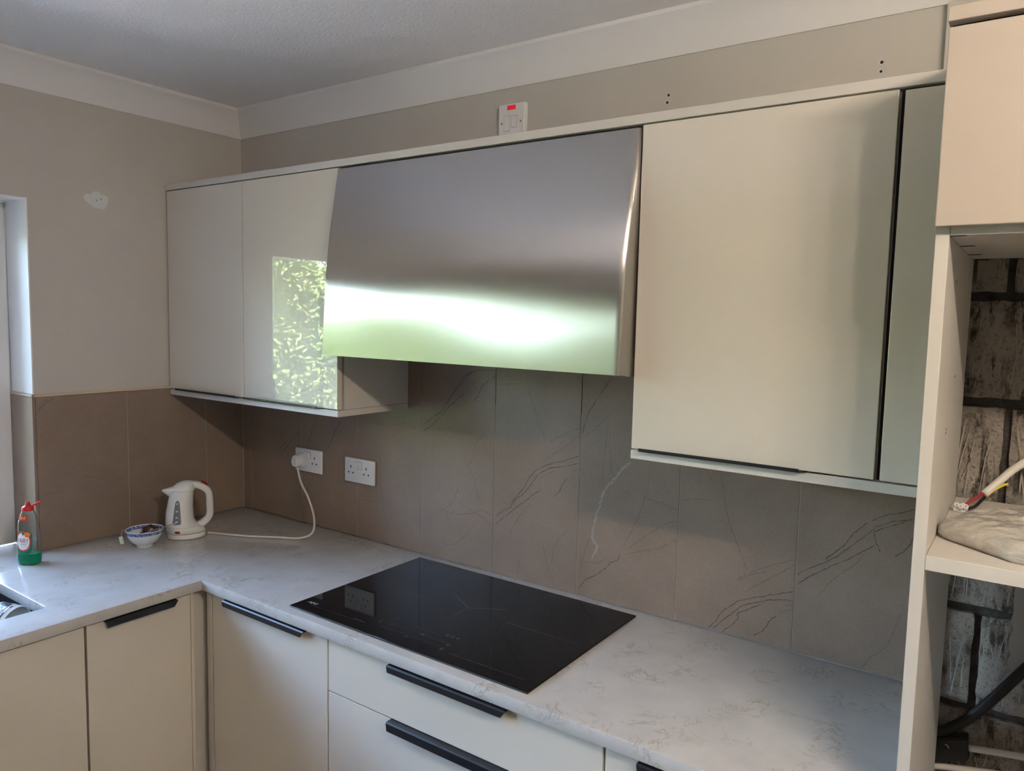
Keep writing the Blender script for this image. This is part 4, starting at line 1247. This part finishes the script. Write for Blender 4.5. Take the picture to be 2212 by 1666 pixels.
# ================================================================== INSIDE THE TALL HOUSING
# parcel in plastic wrap
bm = new_bm(); NXp, NYp = 90, 54; top, bot = {}, {}
def par_edge(u_):    # front and back edge along x
    x = PX + .0205 + u_ * .47
    f_ = -.425 - .095 * min(1, (u_ / .22)) ** .7 + .006 * math.sin(u_ * 14)
    b_ = -.400 + .165 * min(1, (u_ / .30)) ** .6
    return x, f_, b_
for i in range(NXp + 1):
    u_ = i / NXp; x, f_, b_ = par_edge(u_)
    for j in range(NYp + 1):
        t = j / NYp; y = f_ + (b_ - f_) * t
        prof_ = (1 - abs(2 * t - 1) ** 3.2) ** .55 * min(1, (u_ + .035) / .12) ** .6 * min(1, (1.03 - u_) / .08) ** .5
        h = .020 + .026 * min(1, u_ / .5)
        wr = .007 * mnoise.noise(Vector((x * 13, y * 30, 2))) + .010 * (.35 - abs(mnoise.noise(Vector((x * 26 + y * 9, y * 52, 5))))) + .004 * (.3 - abs(mnoise.noise(Vector((x * 90, y * 120, 8)))))
        top[i, j] = bm.verts.new((x, y, W + .4428 + .010 * (1 if 0 < j < NYp and 0 < i < NXp else .6) + (h + wr) * prof_))
        bot[i, j] = bm.verts.new((x + (.004 if i == 0 else 0), y + (.006 if j == 0 else (-.006 if j == NYp else 0)), W + .4424)) if i in (0, NXp) or j in (0, NYp) else None
for i in range(NXp):
    for j in range(NYp):
        bm.faces.new((top[i, j], top[i + 1, j], top[i + 1, j + 1], top[i, j + 1]))
loop_ = [(i, 0) for i in range(NXp)] + [(NXp, j) for j in range(NYp)] + [(i, NYp) for i in range(NXp, 0, -1)] + [(0, j) for j in range(NYp, 0, -1)]
for a_, b_ in zip(loop_, loop_[1:] + loop_[:1]):
    bm.faces.new((top[a_], bot[a_], bot[b_], top[b_]))
bm.faces.new([bot[k] for k in loop_])
bmesh.ops.recalc_face_normals(bm, faces=bm.faces)
tag(obj('wrapped_parcel', bm, 'wrap', smooth=True), 'flat parcel wrapped in crinkled clear plastic on the housing shelf', 'parcel')

# cooker feed: white cable, bare cores, terminal block
fd = thing('mains_cable', 'white mains cable with red, yellow and black cores in a terminal block', 'cable', (2.52, -.2, W + .442))
j0 = Vector((2.5215, -.130, W + .4655))
bm = new_bm(); tube(bm, smooth_path([(2.68, -.030, W + .585), (2.62, -.060, W + .558), (2.570, -.095, W + .520), (2.545, -.115, W + .493), j0], 6), [.0075] * 25, 12)
obj('sheath', bm, 'cord', fd, smooth=True)
tbk = Vector((2.4880, -.2080, W + .4500))
bm = new_bm(); tube(bm, smooth_path([j0 + Vector((-.001, 0, .002)), (2.512, -.150, W + .4625), (2.503, -.175, W + .4585), tbk + Vector((.009, .012, .003))], 5), .0032, 8)
obj('core', bm, 'wire_red', fd, smooth=True, label='red core')
bm = new_bm(); tube(bm, smooth_path([j0 + Vector((.002, -.001, -.005)), (2.5180, -.152, W + .4555), (2.510, -.180, W + .4490), tbk + Vector((.013, -.003, .000))], 5), .0030, 8)
obj('core', bm, 'wire_black', fd, smooth=True, label='black core')
bm = new_bm(); tube(bm, smooth_path([j0 + Vector((.003, -.001, -.004)), (2.535, -.126, W + .4735), (2.550, -.118, W + .4850), (2.558, -.114, W + .4880)], 5), .0026, 8)
obj('core', bm, 'wire_yellow', fd, smooth=True, label='yellow earth core')
bm = new_bm()
box(bm, tbk.x - .010, tbk.x + .010, tbk.y - .009, tbk.y + .009, W + .4424, W + .4510, bev=.002)
tb2 = obj('terminal_block', bm, 'socket', fd, label='white terminal block')
for dx, dy in ((-.006, .003), (.004, .006), (.001, -.006), (.009, -.003)):
    bm = new_bm()
    p0 = tbk + Vector((dx, dy, -.002)); dirn = Vector((.10, -.75, .55)).normalized()
    tube(bm, [p0, p0 + dirn * .013], .0046, 14)
    tb3 = obj('terminal_tube', bm, 'socket', fd, autosmooth=40)
    bm = new_bm(); disc(bm, p0 + dirn * .0130, dirn, .0026, .0005, 10)
    obj('terminal_hole', bm, 'kettle_grey', tb3)
# black cable looping down
bm = new_bm(); tube(bm, smooth_path([(2.700, -.030, W + .245), (2.640, -.026, W + .142), (2.6094, -.022, W + .0957), (2.5660, -.022, W + .0268), (2.5250, -.022, W - .0328), (2.492, -.024, W - .066), (2.4780, -.026, W - .0770), (2.4580, -.028, W - .085)], 7), .0105, 14)
tag(obj('black_cable', bm, 'black_cable', smooth=True), 'thick black cable looping across the bare blocks', 'cable')
pb = thing('pipe_sleeve', 'black rubber pipe sleeve low on the bare blockwork', 'pipe sleeve', (2.494, -.03, W - .15))
bm = new_bm(); prism(bm, [(2.4590, W - .152), (2.5290, W - .1220), (2.5262, W - .1100), (2.5245, W - .0740), (2.4590, W - .0960)], -.034, 'y', -.002)
bmesh.ops.bevel(bm, geom=list(bm.edges), offset=.003, segments=2, affect='EDGES')
obj('sleeve', bm, 'black_cable', pb)
bm = new_bm(); tube(bm, smooth_path([(2.484, -.0365, W - .1000), (2.4885, -.0375, W - .1010), (2.4915, -.0372, W - .1060)], 5), .0011, 6)
obj('string_end', bm, 'cord', pb)
bm = new_bm(); tube(bm, smooth_path([(2.5268, -.020, W - .1010), (2.57, -.020, W - .0935), (2.6224, -.020, W - .0856), (2.75, -.020, W - .066)], 5), .0072, 12)
tag(obj('white_pipe', bm, 'cord', smooth=True), 'white pipe running right from the black sleeve', 'pipe')
bm = new_bm(); tube(bm, smooth_path([(2.459, -.022, W - .1640), (2.50, -.022, W - .1540), (2.5762, -.022, W - .1375), (2.75, -.022, W - .105)], 5), .0068, 12)
tag(obj('white_pipe', bm, 'cord', smooth=True), 'lower white pipe at the bottom edge below the black sleeve', 'pipe')

# ================================================================== CEILING LIGHT (its light comes from the right, behind the tall housing line)
LX, LY = 3.30, -1.55
lf = thing('ceiling_light', 'ceiling spotlight bar with four warm bulbs behind the camera', 'light', (LX, LY, ZC - .12))
obj('ceiling_bar', bx(LX - .35, LX + .35, LY - .03, LY + .03, ZC - .030, ZC - .0005, bev=.004), 'chrome', lf)
for k in range(4):
    x = LX - .27 + k * .18
    bm = new_bm(); tube(bm, [(x, LY, ZC - .030), (x, LY, ZC - .062)], .008, 12)
    obj('stem', bm, 'chrome', lf)
    bm = new_bm(); bmesh.ops.create_uvsphere(bm, u_segments=20, v_segments=12, radius=.028)
    for v_ in bm.verts: v_.co += Vector((x, LY, ZC - .090))
    obj('bulb', bm, 'bulb', lf, smooth=True)
